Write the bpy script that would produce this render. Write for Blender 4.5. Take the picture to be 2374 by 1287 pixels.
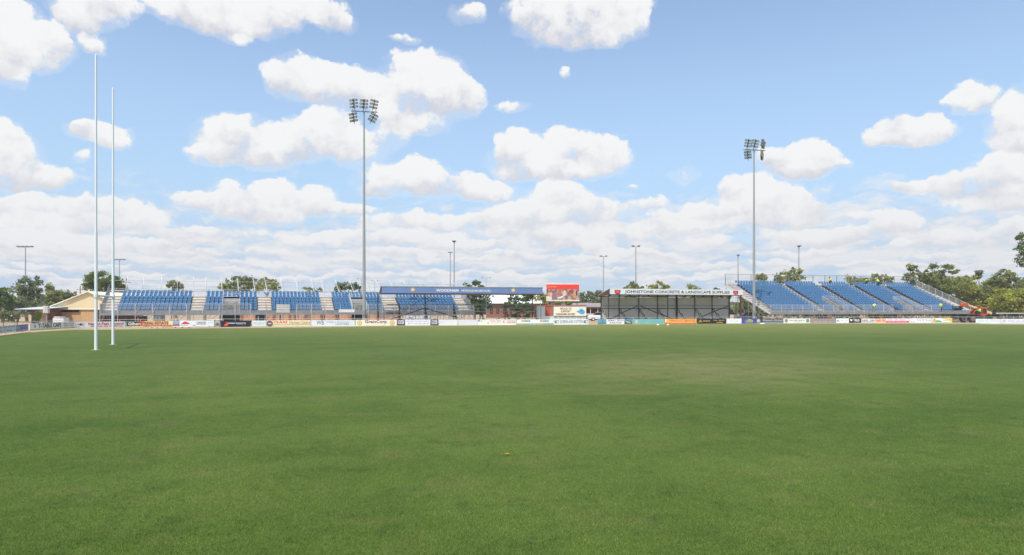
import bpy, bmesh, math, random
import numpy as np
from mathutils import Vector, Matrix

# ------------------------------------------------------------------ reset
for o in list(bpy.data.objects):
    bpy.data.objects.remove(o, do_unlink=True)
SC = bpy.context.scene
COL = SC.collection
rnd = random.Random(11)

# ------------------------------------------------------------------ camera
F = 1583.0      # focal length in photo pixels (photo is 2374 wide)
CX = 1187.0
HY = 713.0      # horizon row
H = 2.35        # eye height
cam_d = bpy.data.cameras.new('camera')
cam = bpy.data.objects.new('camera', cam_d)
COL.objects.link(cam)
cam.location = (0, 0, H)
cam.rotation_euler = (math.radians(90), 0, 0)
cam_d.sensor_width = 36.0
cam_d.lens = 36.0 * F / 2374.0
cam_d.shift_y = (HY - 1287 / 2.0) / 2374.0
cam_d.clip_start = 0.1
cam_d.clip_end = 9000
SC.camera = cam

# ------------------------------------------------------------------ light
SUN_EL = math.radians(59)
SUN_AZ = math.radians(205)      # compass style: 0 = +Y (view direction), clockwise towards +X
sd = Vector((math.sin(SUN_AZ) * math.cos(SUN_EL), math.cos(SUN_AZ) * math.cos(SUN_EL), math.sin(SUN_EL)))
sun_d = bpy.data.lights.new('sun', 'SUN')
sun_d.energy = 4.3
sun_d.angle = math.radians(0.55)
sun_d.color = (1.0, 0.955, 0.88)
sun = bpy.data.objects.new('sun', sun_d)
COL.objects.link(sun)
sun.location = (0, 0, 60)
sun.rotation_euler = (-sd).to_track_quat('-Z', 'Y').to_euler()

SC.view_settings.view_transform = 'Standard'
SC.view_settings.look = 'None'
SC.view_settings.exposure = 0.0
SC.view_settings.gamma = 1.0
SC.view_settings.use_curve_mapping = False
SC.render.resolution_x = 1024
SC.render.resolution_y = 555


# ------------------------------------------------------------------ world
def azel(px, py):
    x = (px - CX) / F
    v = Vector((x, 1.0, (HY - py) / F)).normalized()
    return math.atan2(v.x, v.y), math.asin(v.z)


CLOUDS = [  # px, py, rx, ry, weight
    (30,60,66,58,1),(60,105,96,48,1),(10,120,60,55,1),(118,98,44,36,1),(20,170,50,26,.55),
    (200,25,88,48,1),(175,52,52,34,1),(262,8,66,30,1),(210,108,36,23,1.1),
    (480,18,130,46,1.1),(562,48,112,36,1),(640,18,90,42,1),(425,0,70,28,1),(556,88,42,14,.5),
    (765,32,46,42,.9),(792,52,36,24,.8),(728,48,36,14,.6),(1080,28,44,27,.85),(940,88,40,11,.6),
    (1340,18,150,56,1.2),(1252,50,66,36,1),(1370,70,108,40,1),(1452,22,50,48,1),(1300,82,74,25,.9),
    (698,178,76,52,1.1),(762,196,80,44,1.1),(836,200,58,38,1),(668,200,50,36,1),
    (985,190,96,72,1.2),(1052,225,62,56,1.1),(940,240,60,60,1),(965,290,74,30,.8),(900,262,46,38,.7),
    (560,320,104,54,1.1),(625,342,108,44,1.1),(512,362,64,24,1),(705,326,72,50,1),(765,288,60,48,.9),(800,330,66,38,.8),
    (830,362,60,28,.55),(890,320,60,34,.5),
    (930,422,102,38,1.1),(1040,432,92,34,1.1),(1132,447,72,24,.9),(882,442,50,20,.9),(970,395,52,26,.9),
    (1290,372,148,48,1.2),(1330,334,60,36,1),(1200,350,52,42,1),(1262,402,104,24,.9),(1402,356,46,42,1),
    (225,308,74,28,1.1),(188,300,38,23,.9),(252,326,48,20,.9),
    (30,370,62,62,1.1),(82,412,92,34,1.1),(8,318,46,46,1),(18,412,62,30,1),(134,420,44,22,.9),(195,366,20,16,.5),
    (600,462,112,36,1.1),(640,443,54,30,1),(540,476,92,25,1),(470,472,62,22,.9),(592,494,104,24,1),
    (735,464,46,33,1),(802,488,62,18,.8),(862,490,30,8,.5),
    (60,482,92,30,1),(262,500,112,40,1.1),(352,516,52,25,.9),(100,522,104,25,1),(232,474,42,20,.8),
    (1855,370,88,38,1.2),(1872,348,50,28,1),(1802,365,42,23,1),(1948,376,26,14,.6),(1852,392,62,20,.9),
    (2110,308,96,28,1.1),(2162,288,46,26,1),(2070,288,42,22,1),(2058,320,50,15,.8),
    (2268,226,54,28,.9),(2250,204,25,20,.8),(2334,290,62,56,1.1),(2372,258,52,52,1),(2362,324,62,24,1),(2218,232,26,10,.5),
    (2292,420,92,46,1.1),(2200,432,92,28,1),(2332,390,62,42,1),(2100,426,72,15,.8),(2372,430,62,62,1),(2050,408,42,10,.6),(2282,474,92,20,.8),
    (1300,480,92,46,1.1),(1230,502,72,30,1),(1382,502,82,35,1),(1178,512,84,36,1),(1290,450,46,26,.9),
    (1500,474,50,17,.8),(1540,505,60,18,.7),
    (1762,458,92,46,1.1),(1832,470,72,30,1),(1700,440,40,25,.9),(1638,490,64,24,1),(1872,490,62,25,.9),(1780,505,122,30,1),
    (2070,515,60,28,1.1),(2104,522,42,18,.9),(1980,506,62,15,.7),
    (1575,402,38,18,.55),(1460,432,16,7,.5),(1190,246,40,13,.6),(1310,162,14,14,.5),
    (1010,520,160,22,1),(900,556,180,20,.9),(500,545,150,18,.8),(1330,550,230,26,.9),(150,560,200,22,.9),
    (1590,525,140,18,.8),(1900,548,200,20,.9),(2240,545,150,22,.9),(2350,528,60,26,.9)]

_r = random.Random(21)      # rows of small flat-based cumulus towards the horizon
for _py, _h, _n in ((566, 13, 11), (588, 10, 13), (612, 8, 15), (634, 6, 15)):
    for _i in range(_n):
        _x = -40 + 2460 * (_i + _r.uniform(.1, .9)) / _n
        CLOUDS.append((_x, _py + _r.uniform(-8, 8), _r.uniform(50, 105), _h * _r.uniform(.8, 1.3), _r.uniform(.75, 1)))


def build_world():
    w = bpy.data.worlds.new('World')
    SC.world = w
    w.use_nodes = True
    nt = w.node_tree
    N, L = nt.nodes, nt.links
    N.clear()

    def nd(t, **kw):
        n = N.new(t)
        for k, v in kw.items():
            setattr(n, k, v)
        return n

    def setin(s, v):
        if isinstance(v, bpy.types.NodeSocket):
            L.new(v, s)
        else:
            s.default_value = v

    def M(op, a, b=None, c=None, clamp=False):
        n = nd('ShaderNodeMath', operation=op)
        n.use_clamp = clamp
        setin(n.inputs[0], a)
        if b is not None: setin(n.inputs[1], b)
        if c is not None: setin(n.inputs[2], c)
        return n.outputs[0]

    def V(op, a, b=None, c=None):
        n = nd('ShaderNodeVectorMath', operation=op)
        setin(n.inputs[0], a)
        if b is not None: setin(n.inputs[1], b)
        if c is not None: setin(n.inputs[2], c)
        return n.outputs[1] if op in ('DOT_PRODUCT', 'LENGTH') else n.outputs[0]

    def smooth(x, a, b, c=0.0, d=1.0):
        n = nd('ShaderNodeMapRange', interpolation_type='SMOOTHSTEP')
        setin(n.inputs['Value'], x)
        for k, v in (('From Min', a), ('From Max', b), ('To Min', c), ('To Max', d)):
            setin(n.inputs[k], v)
        return n.outputs['Result']

    def noise(vec, scale, detail, rough=.55, dim='3D'):
        n = nd('ShaderNodeTexNoise', noise_dimensions=dim)
        setin(n.inputs['Vector'], vec)
        n.inputs['Scale'].default_value = scale
        n.inputs['Detail'].default_value = detail
        n.inputs['Roughness'].default_value = rough
        return n

    def mixc(f, a, b):
        n = nd('ShaderNodeMix', data_type='RGBA')
        setin(n.inputs[0], f); setin(n.inputs[6], a); setin(n.inputs[7], b)
        return n.outputs[2]

    tc = nd('ShaderNodeTexCoord')
    sep = nd('ShaderNodeSeparateXYZ')
    L.new(tc.outputs['Generated'], sep.inputs[0])
    X, Y, Z = sep.outputs
    az = M('ARCTAN2', X, Y)
    el = M('ARCSINE', Z)
    comb = nd('ShaderNodeCombineXYZ')
    L.new(az, comb.inputs[0]); L.new(el, comb.inputs[1])
    comb.inputs[2].default_value = 1.0
    P0 = comb.outputs[0]
    # domain warp (two scales) so the outlines billow
    w1 = noise(P0, 13.0, 3.0, .6)
    w2 = noise(P0, 62.0, 3.0, .6)
    d1 = V('MULTIPLY_ADD', w1.outputs['Color'], (.050, .034, 0), (-.025, -.017, 0))
    d2 = V('MULTIPLY_ADD', w2.outputs['Color'], (.014, .012, 0), (-.007, -.006, 0))
    P = V('ADD', V('ADD', P0, d1), d2)
    fb = noise(P0, 26.0, 9.0, .64).outputs['Fac']
    fmid = noise(P0, 17.0, 2.0, .5).outputs['Fac']
    lob = noise(P, 17.0, 6.0, .60).outputs['Fac']
    sky = nd('ShaderNodeTexSky', sky_type='NISHITA')
    sky.sun_disc = False
    sky.sun_elevation = SUN_EL
    sky.sun_rotation = SUN_AZ
    sky.altitude = 200
    sky.air_density = 1.0
    sky.dust_density = 1.2
    sky.ozone_density = 1.3
    skyc = V('MULTIPLY', sky.outputs[0], SKY_K)
    hz = smooth(el, .50, .0)
    skyc = mixc(M('MULTIPLY', hz, .85), skyc, (.43 / .1, .64 / .1, .90 / .1, 1))

    # low cloud field: clouds on a flat layer, compressed towards the horizon
    zc = M('MAXIMUM', Z, 0.0)
    inv = M('DIVIDE', 1.0, M('ADD', zc, .045))
    vm = nd('ShaderNodeVectorMath', operation='SCALE')
    L.new(tc.outputs['Generated'], vm.inputs[0]); L.new(inv, vm.inputs['Scale'])
    pl = V('MULTIPLY', vm.outputs[0], (1.0, .62, 0))
    pl = V('ADD', pl, V('MULTIPLY_ADD', w1.outputs['Color'], (.9, .9, 0), (0, 0, 0)))
    l1 = noise(pl, 1.25, 7.0, .55).outputs['Fac']
    wisp = noise(V('MULTIPLY', P, (9., 27., 1.)), 1.9, 8.0, .58).outputs['Fac']
    cov = smooth(el, .235, .075)
    low = M('ADD', M('ADD', M('MULTIPLY', M('SUBTRACT', l1, .5), 1.1), M('MULTIPLY', M('SUBTRACT', wisp, .5), 1.7)), M('MULTIPLY_ADD', cov, .80, -.66))
    m2 = smooth(low, -.30, .30)
    lit2 = smooth(M('ADD', M('MULTIPLY', wisp, 1.0), M('MULTIPLY', l1, .6)), .66, .92)
    c2 = mixc(lit2, (.645 / .1, .70 / .1, .805 / .1, 1), (.885 / .1, .885 / .1, .885 / .1, 1))
    base = mixc(M('MULTIPLY', m2, .92), skyc, c2)
    lowf = M('MULTIPLY', smooth(el, .20, .03), .38)

    def bgnode(c):
        bg = nd('ShaderNodeBackground')
        bg.inputs['Strength'].default_value = 0.1
        L.new(c, bg.inputs['Color'])
        return bg.outputs[0]

    gb = bpy.data.node_groups.new('puff', 'ShaderNodeTree')
    for nm, tp in (('P', 'NodeSocketVector'), ('S', 'NodeSocketVector'), ('O', 'NodeSocketVector'), ('W', 'NodeSocketFloat'), ('A', 'NodeSocketVector')):
        gb.interface.new_socket(name=nm, in_out='INPUT', socket_type=tp)
    gb.interface.new_socket(name='A', in_out='OUTPUT', socket_type='NodeSocketVector')
    gi = gb.nodes.new('NodeGroupInput'); go = gb.nodes.new('NodeGroupOutput')

    def gv(op, *ins):
        n = gb.nodes.new('ShaderNodeVectorMath'); n.operation = op
        for i, v in enumerate(ins):
            if isinstance(v, bpy.types.NodeSocket): gb.links.new(v, n.inputs[i])
            else: n.inputs[i].default_value = v
        return n.outputs[1] if op == 'DOT_PRODUCT' else n.outputs[0]
    gP = gv('MULTIPLY_ADD', gi.outputs['A'], (1e-9, 1e-9, 0), gi.outputs['P'])  # keeps the evaluation sequential (shader stack size)
    gvv = gv('MULTIPLY_ADD', gP, gi.outputs['S'], gi.outputs['O'])
    gq = gv('DOT_PRODUCT', gvv, gvv)
    gm = gb.nodes.new('ShaderNodeMath'); gm.operation = 'SUBTRACT'; gm.use_clamp = True
    gm.inputs[0].default_value = 2.0; gb.links.new(gq, gm.inputs[1])
    gm2 = gb.nodes.new('ShaderNodeMath'); gm2.operation = 'MULTIPLY'
    gb.links.new(gm.outputs[0], gm2.inputs[0]); gb.links.new(gi.outputs['W'], gm2.inputs[1])
    gb.links.new(gv('MULTIPLY_ADD', gvv, gm2.outputs[0], gi.outputs['A']), go.inputs[0])

    def tile(lst):
        acc = None
        for (sx, sy, cx, cy, wt) in lst:
            n = N.new('ShaderNodeGroup'); n.node_tree = gb
            L.new(P, n.inputs[0])
            n.inputs[1].default_value = (sx, sy, 0)
            n.inputs[2].default_value = (-cx * sx, -cy * sy, 1)
            n.inputs[3].default_value = wt
            if acc is None: n.inputs[4].default_value = (0, 0, 0)
            else: L.new(acc, n.inputs[4])
            acc = n.outputs[0]
        if acc is None: return bgnode(base)
        sp = nd('ShaderNodeSeparateXYZ'); L.new(acc, sp.inputs[0])
        wy, wz = sp.outputs[1], sp.outputs[2]
        dens = M('ADD', M('MINIMUM', wz, .92), M('MULTIPLY', M('SUBTRACT', fb, .5), 2.5))
        dens = M('ADD', dens, M('MULTIPLY', M('SUBTRACT', fmid, .5), 1.5))
        rel = M('DIVIDE', wy, M('MAXIMUM', wz, .15))
        m1 = smooth(dens, .10, M('MULTIPLY_ADD', smooth(rel, .6, -.6), .56, .46))
        veil = M('MULTIPLY', smooth(dens, -.5, .5), .24)
        m1 = M('MULTIPLY', M('MAXIMUM', m1, veil), smooth(wz, 0.0, .22))
        lit = smooth(M('ADD', M('MULTIPLY', rel, 1.15), M('ADD', M('MULTIPLY', M('SUBTRACT', lob, .5), 3.4), M('MULTIPLY', M('SUBTRACT', fb, .5), 2.0))), -1.0, .38)
        lit = M('MAXIMUM', lit, smooth(dens, .70, .25))
        c1 = mixc(lit, (.70 / .1, .70 / .1, .745 / .1, 1), (.955 / .1, .955 / .1, .95 / .1, 1))
        c1 = mixc(lowf, c1, (.83 / .1, .84 / .1, .87 / .1, 1))
        return bgnode(mixc(M('MULTIPLY', m1, .97), base, c1))

    ell = []
    for (px, py, rx, ry, wt) in CLOUDS:
        a, e = azel(px, py)
        a2, _ = azel(px + rx, py)
        _, e2 = azel(px, py - ry)
        ra, re = max(abs(a2 - a), 1e-4) / .8, max(abs(e2 - e), 1e-4) / .8
        ell.append((1 / ra, 1 / re, a, e, wt))
    MG = .022

    def tree(lo, hi, elo, ehi, depth):
        """skips the puffs that cannot be seen in a direction (same result, less work)"""
        sel = [c for c in ell if c[2] + 1 / c[0] + MG > lo and c[2] - 1 / c[0] - MG < hi and c[3] + 1 / c[1] + MG > elo and c[3] - 1 / c[1] - MG < ehi]
        if depth == 0 or len(sel) < 12: return tile(sel)
        ms = nd('ShaderNodeMixShader')
        if depth % 3 == 1:
            mid = .5 * (elo + ehi); L.new(M('GREATER_THAN', el, mid), ms.inputs[0])
            L.new(tree(lo, hi, elo, mid, depth - 1), ms.inputs[1]); L.new(tree(lo, hi, mid, ehi, depth - 1), ms.inputs[2])
        else:
            mid = .5 * (lo + hi); L.new(M('GREATER_THAN', az, mid), ms.inputs[0])
            L.new(tree(lo, mid, elo, ehi, depth - 1), ms.inputs[1]); L.new(tree(mid, hi, elo, ehi, depth - 1), ms.inputs[2])
        return ms.outputs[0]

    # a simpler cloudy field everywhere outside this part of the sky
    l3 = noise(tc.outputs['Generated'], 3.2, 5.0, .6).outputs['Fac']
    m3 = M('MULTIPLY', smooth(l3, .50, .60), smooth(el, 1.35, .7))
    far = mixc(m3, skyc, (.82 / .1, .82 / .1, .84 / .1, 1))
    far = mixc(smooth(Z, 0, -.03), far, (1.6, 1.5, 1.1, 1))
    inside = M('MULTIPLY', M('LESS_THAN', M('ABSOLUTE', az), .86), M('MULTIPLY', M('GREATER_THAN', el, -.02), M('LESS_THAN', el, .56)))
    top = nd('ShaderNodeMixShader')
    L.new(inside, top.inputs[0])
    L.new(bgnode(far), top.inputs[1])
    L.new(tree(-.86, .86, -.02, 0.56, 4), top.inputs[2])
    out = nd('ShaderNodeOutputWorld')
    L.new(top.outputs[0], out.inputs[0])


SKY_K = (2.30, 2.20, 2.10)
build_world()


# ------------------------------------------------------------------ helpers: materials
def lin(c):
    c = c / 255.0
    return c / 12.92 if c <= .04045 else ((c + .055) / 1.055) ** 2.4


MATS = {}


def mat(name, rgb, rough=.6, metal=0.0, vary=.12, scale=3.0, bump=0.0, srgb=True, spec=.4, trans=0.0, stretch=None):
    if name in MATS: return MATS[name]
    m = bpy.data.materials.new(name)
    m.use_nodes = True
    nt = m.node_tree
    N, L = nt.nodes, nt.links
    b = N['Principled BSDF']
    c = [lin(v) for v in rgb] if srgb else list(rgb)
    tc = N.new('ShaderNodeTexCoord')
    vec = tc.outputs['Object']
    if stretch:
        mp = N.new('ShaderNodeMapping'); mp.inputs['Scale'].default_value = stretch
        L.new(vec, mp.inputs['Vector']); vec = mp.outputs[0]
    no = N.new('ShaderNodeTexNoise')
    no.inputs['Scale'].default_value = scale
    no.inputs['Detail'].default_value = 6
    L.new(vec, no.inputs['Vector'])
    mr = N.new('ShaderNodeMapRange')
    mr.inputs['From Min'].default_value = .3; mr.inputs['From Max'].default_value = .7
    mr.inputs['To Min'].default_value = 1 - vary; mr.inputs['To Max'].default_value = 1 + vary
    L.new(no.outputs['Fac'], mr.inputs['Value'])
    vm = N.new('ShaderNodeVectorMath'); vm.operation = 'SCALE'
    vm.inputs[0].default_value = c[:3]
    L.new(mr.outputs[0], vm.inputs['Scale'])
    L.new(vm.outputs[0], b.inputs['Base Color'])
    b.inputs['Roughness'].default_value = rough
    b.inputs['Metallic'].default_value = metal
    b.inputs['Specular IOR Level'].default_value = spec
    if bump:
        bp = N.new('ShaderNodeBump'); bp.inputs['Strength'].default_value = bump
        bp.inputs['Distance'].default_value = .02
        L.new(no.outputs['Fac'], bp.inputs['Height']); L.new(bp.outputs[0], b.inputs['Normal'])
    if trans:
        b.inputs['Transmission Weight'].default_value = trans
    MATS[name] = m
    return m


def ribbed(name, rgb, pitch=.2, depth=.5, axis=0, **k):
    """painted corrugated sheet: ribs along z"""
    m = mat(name, rgb, **k)
    nt = m.node_tree; N, L = nt.nodes, nt.links
    b = N['Principled BSDF']
    tc = N.new('ShaderNodeTexCoord'); wv = N.new('ShaderNodeTexWave')
    wv.bands_direction = 'XYZ'[axis]; wv.inputs['Scale'].default_value = .3142 / pitch
    L.new(tc.outputs['Object'], wv.inputs['Vector'])
    bp = N.new('ShaderNodeBump'); bp.inputs['Strength'].default_value = depth; bp.inputs['Distance'].default_value = .03
    L.new(wv.outputs['Fac'], bp.inputs['Height']); L.new(bp.outputs[0], b.inputs['Normal'])
    return m


def brickmat(name, c1, c2, mortar):
    if name in MATS: return MATS[name]
    m = bpy.data.materials.new(name); m.use_nodes = True
    nt = m.node_tree; N, L = nt.nodes, nt.links
    b = N['Principled BSDF']; b.inputs['Roughness'].default_value = .9
    tc = N.new('ShaderNodeTexCoord')
    sp = N.new('ShaderNodeSeparateXYZ'); cb = N.new('ShaderNodeCombineXYZ')
    L.new(tc.outputs['Object'], sp.inputs[0])
    ad = N.new('ShaderNodeMath'); ad.operation = 'ADD'
    L.new(sp.outputs[0], ad.inputs[0]); L.new(sp.outputs[1], ad.inputs[1])
    L.new(ad.outputs[0], cb.inputs[0]); L.new(sp.outputs[2], cb.inputs[1])
    br = N.new('ShaderNodeTexBrick')
    L.new(cb.outputs[0], br.inputs['Vector'])
    br.inputs['Scale'].default_value = 1.0
    br.inputs['Brick Width'].default_value = .24; br.inputs['Row Height'].default_value = .086
    br.inputs['Mortar Size'].default_value = .008
    for k, c in (('Color1', c1), ('Color2', c2), ('Mortar', mortar)):
        br.inputs[k].default_value = [lin(v) for v in c] + [1]
    L.new(br.outputs['Color'], b.inputs['Base Color'])
    MATS[name] = m
    return m


# ------------------------------------------------------------------ helpers: meshes
class MB:
    def __init__(s):
        s.v = []; s.f = []; s.mi = []

    def add(s, verts, faces, mi=0):
        o = len(s.v)
        s.v += [tuple(v) for v in verts]
        s.f += [tuple(i + o for i in f) for f in faces]
        s.mi += [mi] * len(faces)

    def box(s, x0, x1, y0, y1, z0, z1, mi=0):
        if x0 > x1: x0, x1 = x1, x0
        if y0 > y1: y0, y1 = y1, y0
        if z0 > z1: z0, z1 = z1, z0
        v = [(x0,y0,z0),(x1,y0,z0),(x1,y1,z0),(x0,y1,z0),(x0,y0,z1),(x1,y0,z1),(x1,y1,z1),(x0,y1,z1)]
        s.add(v, [(0,3,2,1),(4,5,6,7),(0,1,5,4),(1,2,6,5),(2,3,7,6),(3,0,4,7)], mi)

    def tube(s, p, q, r, r2=None, n=8, mi=0, cap=True):
        p = Vector(p); q = Vector(q); d = q - p
        if d.length < 1e-6: return
        r2 = r if r2 is None else r2
        d.normalize()
        a = d.orthogonal().normalized(); b = d.cross(a)
        vs = []
        for c, rr in ((p, r), (q, r2)):
            for i in range(n):
                t = 2 * math.pi * (i + .5) / n
                vs.append(c + a * math.cos(t) * rr + b * math.sin(t) * rr)
        fs = [(i, (i + 1) % n, n + (i + 1) % n, n + i) for i in range(n)]
        if cap: fs += [tuple(range(n - 1, -1, -1)), tuple(range(n, 2 * n))]
        s.add(vs, fs, mi)

    def beam(s, p, q, w, h, mi=0):
        """rectangular bar; h roughly vertical"""
        p = Vector(p); q = Vector(q); d = (q - p).normalized()
        up = Vector((0, 0, 1))
        if abs(d.z) > .95: up = Vector((0, 1, 0))
        a = d.cross(up).normalized() * w / 2; b = a.cross(d).normalized() * h / 2
        vs = [p - a - b, p + a - b, p + a + b, p - a + b, q - a - b, q + a - b, q + a + b, q - a + b]
        s.add(vs, [(0,1,2,3),(7,6,5,4),(0,4,5,1),(1,5,6,2),(2,6,7,3),(3,7,4,0)], mi)

    def prism(s, pts, y0, y1, mi=0):
        """polygon in xz extruded along y"""
        n = len(pts)
        vs = [(x, y0, z) for x, z in pts] + [(x, y1, z) for x, z in pts]
        fs = [tuple(range(n)), tuple(range(2 * n - 1, n - 1, -1))]
        fs += [(i, n + i, n + (i + 1) % n, (i + 1) % n) for i in range(n)]
        s.add(vs, fs, mi)

    def build(s, name, m, parent=None, smooth=False, bevel=0):
        me = bpy.data.meshes.new(name)
        me.from_pydata(s.v, [], s.f)
        ms = m if isinstance(m, (list, tuple)) else [m]
        for x in ms: me.materials.append(x)
        if len(ms) > 1: me.polygons.foreach_set('material_index', s.mi)
        if smooth: me.polygons.foreach_set('use_smooth', [True] * len(s.f))
        me.update()
        bm = bmesh.new(); bm.from_mesh(me)
        bmesh.ops.recalc_face_normals(bm, faces=bm.faces)
        if bevel:
            bmesh.ops.bevel(bm, geom=bm.edges[:], offset=bevel, segments=1, affect='EDGES')
        bm.to_mesh(me); bm.free()
        o = bpy.data.objects.new(name, me)
        COL.objects.link(o)
        if parent: o.parent = parent
        return o


def link_mesh(name, me, parent=None):
    o = bpy.data.objects.new(name, me); COL.objects.link(o)
    if parent: o.parent = parent
    return o


def tag(o, label=None, cat=None, group=None, kind=None):
    if label: o['label'] = label
    if cat: o['category'] = cat
    if group: o['group'] = group
    if kind: o['kind'] = kind
    return o


def root(name, loc, rz=0, label=None, cat=None, group=None):
    o = bpy.data.objects.new(name, None)
    COL.objects.link(o)
    o.location = loc; o.rotation_euler = (0, 0, rz)
    o.empty_display_size = .3
    return tag(o, label, cat, group)


def copy_tree(o, parent=None):
    c = o.copy(); COL.objects.link(c)
    if parent: c.parent = parent
    for ch in list(o.children):
        copy_tree(ch, c)
    return c


def WX(px, Y): return (px - CX) / F * Y
def WZ(py, Y): return H + (HY - py) / F * Y


class Frame:
    """a straight structure: origin + heading; converts photo pixels to local coordinates"""
    def __init__(s, px, Y, theta):
        s.t = math.radians(theta)
        s.O = Vector((WX(px, Y), Y, 0))
        s.u = Vector((math.cos(s.t), math.sin(s.t), 0)); s.n = Vector((-math.sin(s.t), math.cos(s.t), 0))

    def x(s, px, ly=0):
        m = (px - CX) / F
        return (m * (s.O.y + s.n.y * ly) - s.O.x - s.n.x * ly) / (s.u.x - m * s.u.y)

    def w(s, lx, ly=0): return s.O + s.u * lx + s.n * ly

    def z(s, px, py, ly=0):
        return WZ(py, s.w(s.x(px, ly), ly).y)


# text -> mesh data, unit: fitted to w x h, origin lower-left, in xz plane facing -y
TXT = {}


def text_mesh(txt, bold=0.0, shear=0.0):
    key = (txt, bold, shear)
    if key in TXT: return TXT[key]
    cu = bpy.data.curves.new('t', 'FONT')
    cu.body = txt; cu.size = 1; cu.resolution_u = 2
    cu.offset = bold; cu.shear = shear
    cu.align_x = 'LEFT'
    ob = bpy.data.objects.new('t', cu); COL.objects.link(ob)
    dg = bpy.context.evaluated_depsgraph_get()
    me = bpy.data.meshes.new_from_object(ob.evaluated_get(dg))
    vs = np.array([v.co[:] for v in me.vertices]); fs = [tuple(p.vertices) for p in me.polygons]
    bpy.data.objects.remove(ob); bpy.data.curves.remove(cu); bpy.data.meshes.remove(me)
    mn, mx = vs.min(0), vs.max(0)
    TXT[key] = (vs - mn, fs, mx - mn)
    return TXT[key]


def put_text(mb, txt, x0, x1, z0, z1, y, bold=.012, shear=0.0, mi=0):
    vs, fs, sz = text_mesh(txt, bold, shear)
    sx = (x1 - x0) / sz[0]; sz_ = (z1 - z0) / sz[1]
    mb.add([(x0 + v[0] * sx, y, z0 + v[1] * sz_) for v in vs], fs, mi)

# ------------------------------------------------------------------ materials
ALU = mat('aluminium', (196, 196, 196), .55, .25, .10, 2.0)
ALUD = mat('galvanised_dark', (138, 142, 145), .6, .2, .12, 2.0)
ALUL = mat('aluminium_worn_light', (214, 208, 198), .6, .1, .10, 2.0)
GALV = mat('galvanised_pole', (164, 166, 165), .5, .3, .08, 1.2)
SEATB = mat('seat_blue_plastic', (82, 128, 168), .42, 0, .10, 1.3, spec=.5)
WHITE = mat('white_paint', (232, 232, 230), .45, 0, .05, 2.0)
POSTW = mat('goal_post_white', (226, 232, 234), .8, 0, .05, .8)
BLACKS = mat('dark_steel', (58, 55, 54), .6, .2, .2, 3.0)
BROWNS = mat('brown_painted_steel', (96, 62, 50), .6, 0, .2, 3.0)
DARK = mat('shade_and_box_black', (30, 30, 28), .9, 0, .2, 3.0)  # near black for the painted tunnel shade and for black boxes
CREAM = ribbed('cream_sheet', (222, 204, 164), .25, .3, 0, rough=.6, vary=.04, scale=.8)
ROOFC = ribbed('cream_roof_sheet', (236, 226, 200), .25, .3, 0, rough=.5, vary=.05, scale=.8)
ROOFG = ribbed('grey_blue_roof_sheet', (196, 208, 222), .25, .3, 0, rough=.5, vary=.05, scale=.8)
CORR = ribbed('grey_corrugated_sheet', (196, 198, 194), .20, .9, 0, rough=.55, vary=.08, scale=.6)
BRICKY = brickmat('yellow_brick', (198, 160, 112), (180, 142, 98), (190, 170, 140))
BRICKR = brickmat('red_brick', (150, 84, 60), (130, 74, 54), (150, 130, 115))
BRICKD = brickmat('brown_brick', (122, 84, 66), (104, 72, 58), (130, 110, 98))
GLASSD = mat('dark_window', (38, 48, 48), .12, 0, .1, 1.0, spec=.6)
RUBBER = mat('tyre_rubber', (38, 36, 35), .85, 0, .15, 4.0)
ORANGE = mat('orange_machine_paint', (188, 84, 48), .42, 0, .10, 2.0)
CREAMP = mat('cream_machine_paint', (214, 200, 150), .45, 0, .12, 2.0)
GREYDK = mat('deck_dull_grey', (112, 112, 114), .7, .1, .12, 2.0)
BROWNR = mat('riser_brown', (140, 126, 118), .7, 0, .2, 3.0)
TIMBER = mat('weathered_timber', (150, 132, 112), .8, 0, .2, 3.0)


def flat(rgb, rough=.5):
    return mat('paint_%02x%02x%02x' % rgb, rgb, rough, 0, .05, 1.5)


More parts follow.
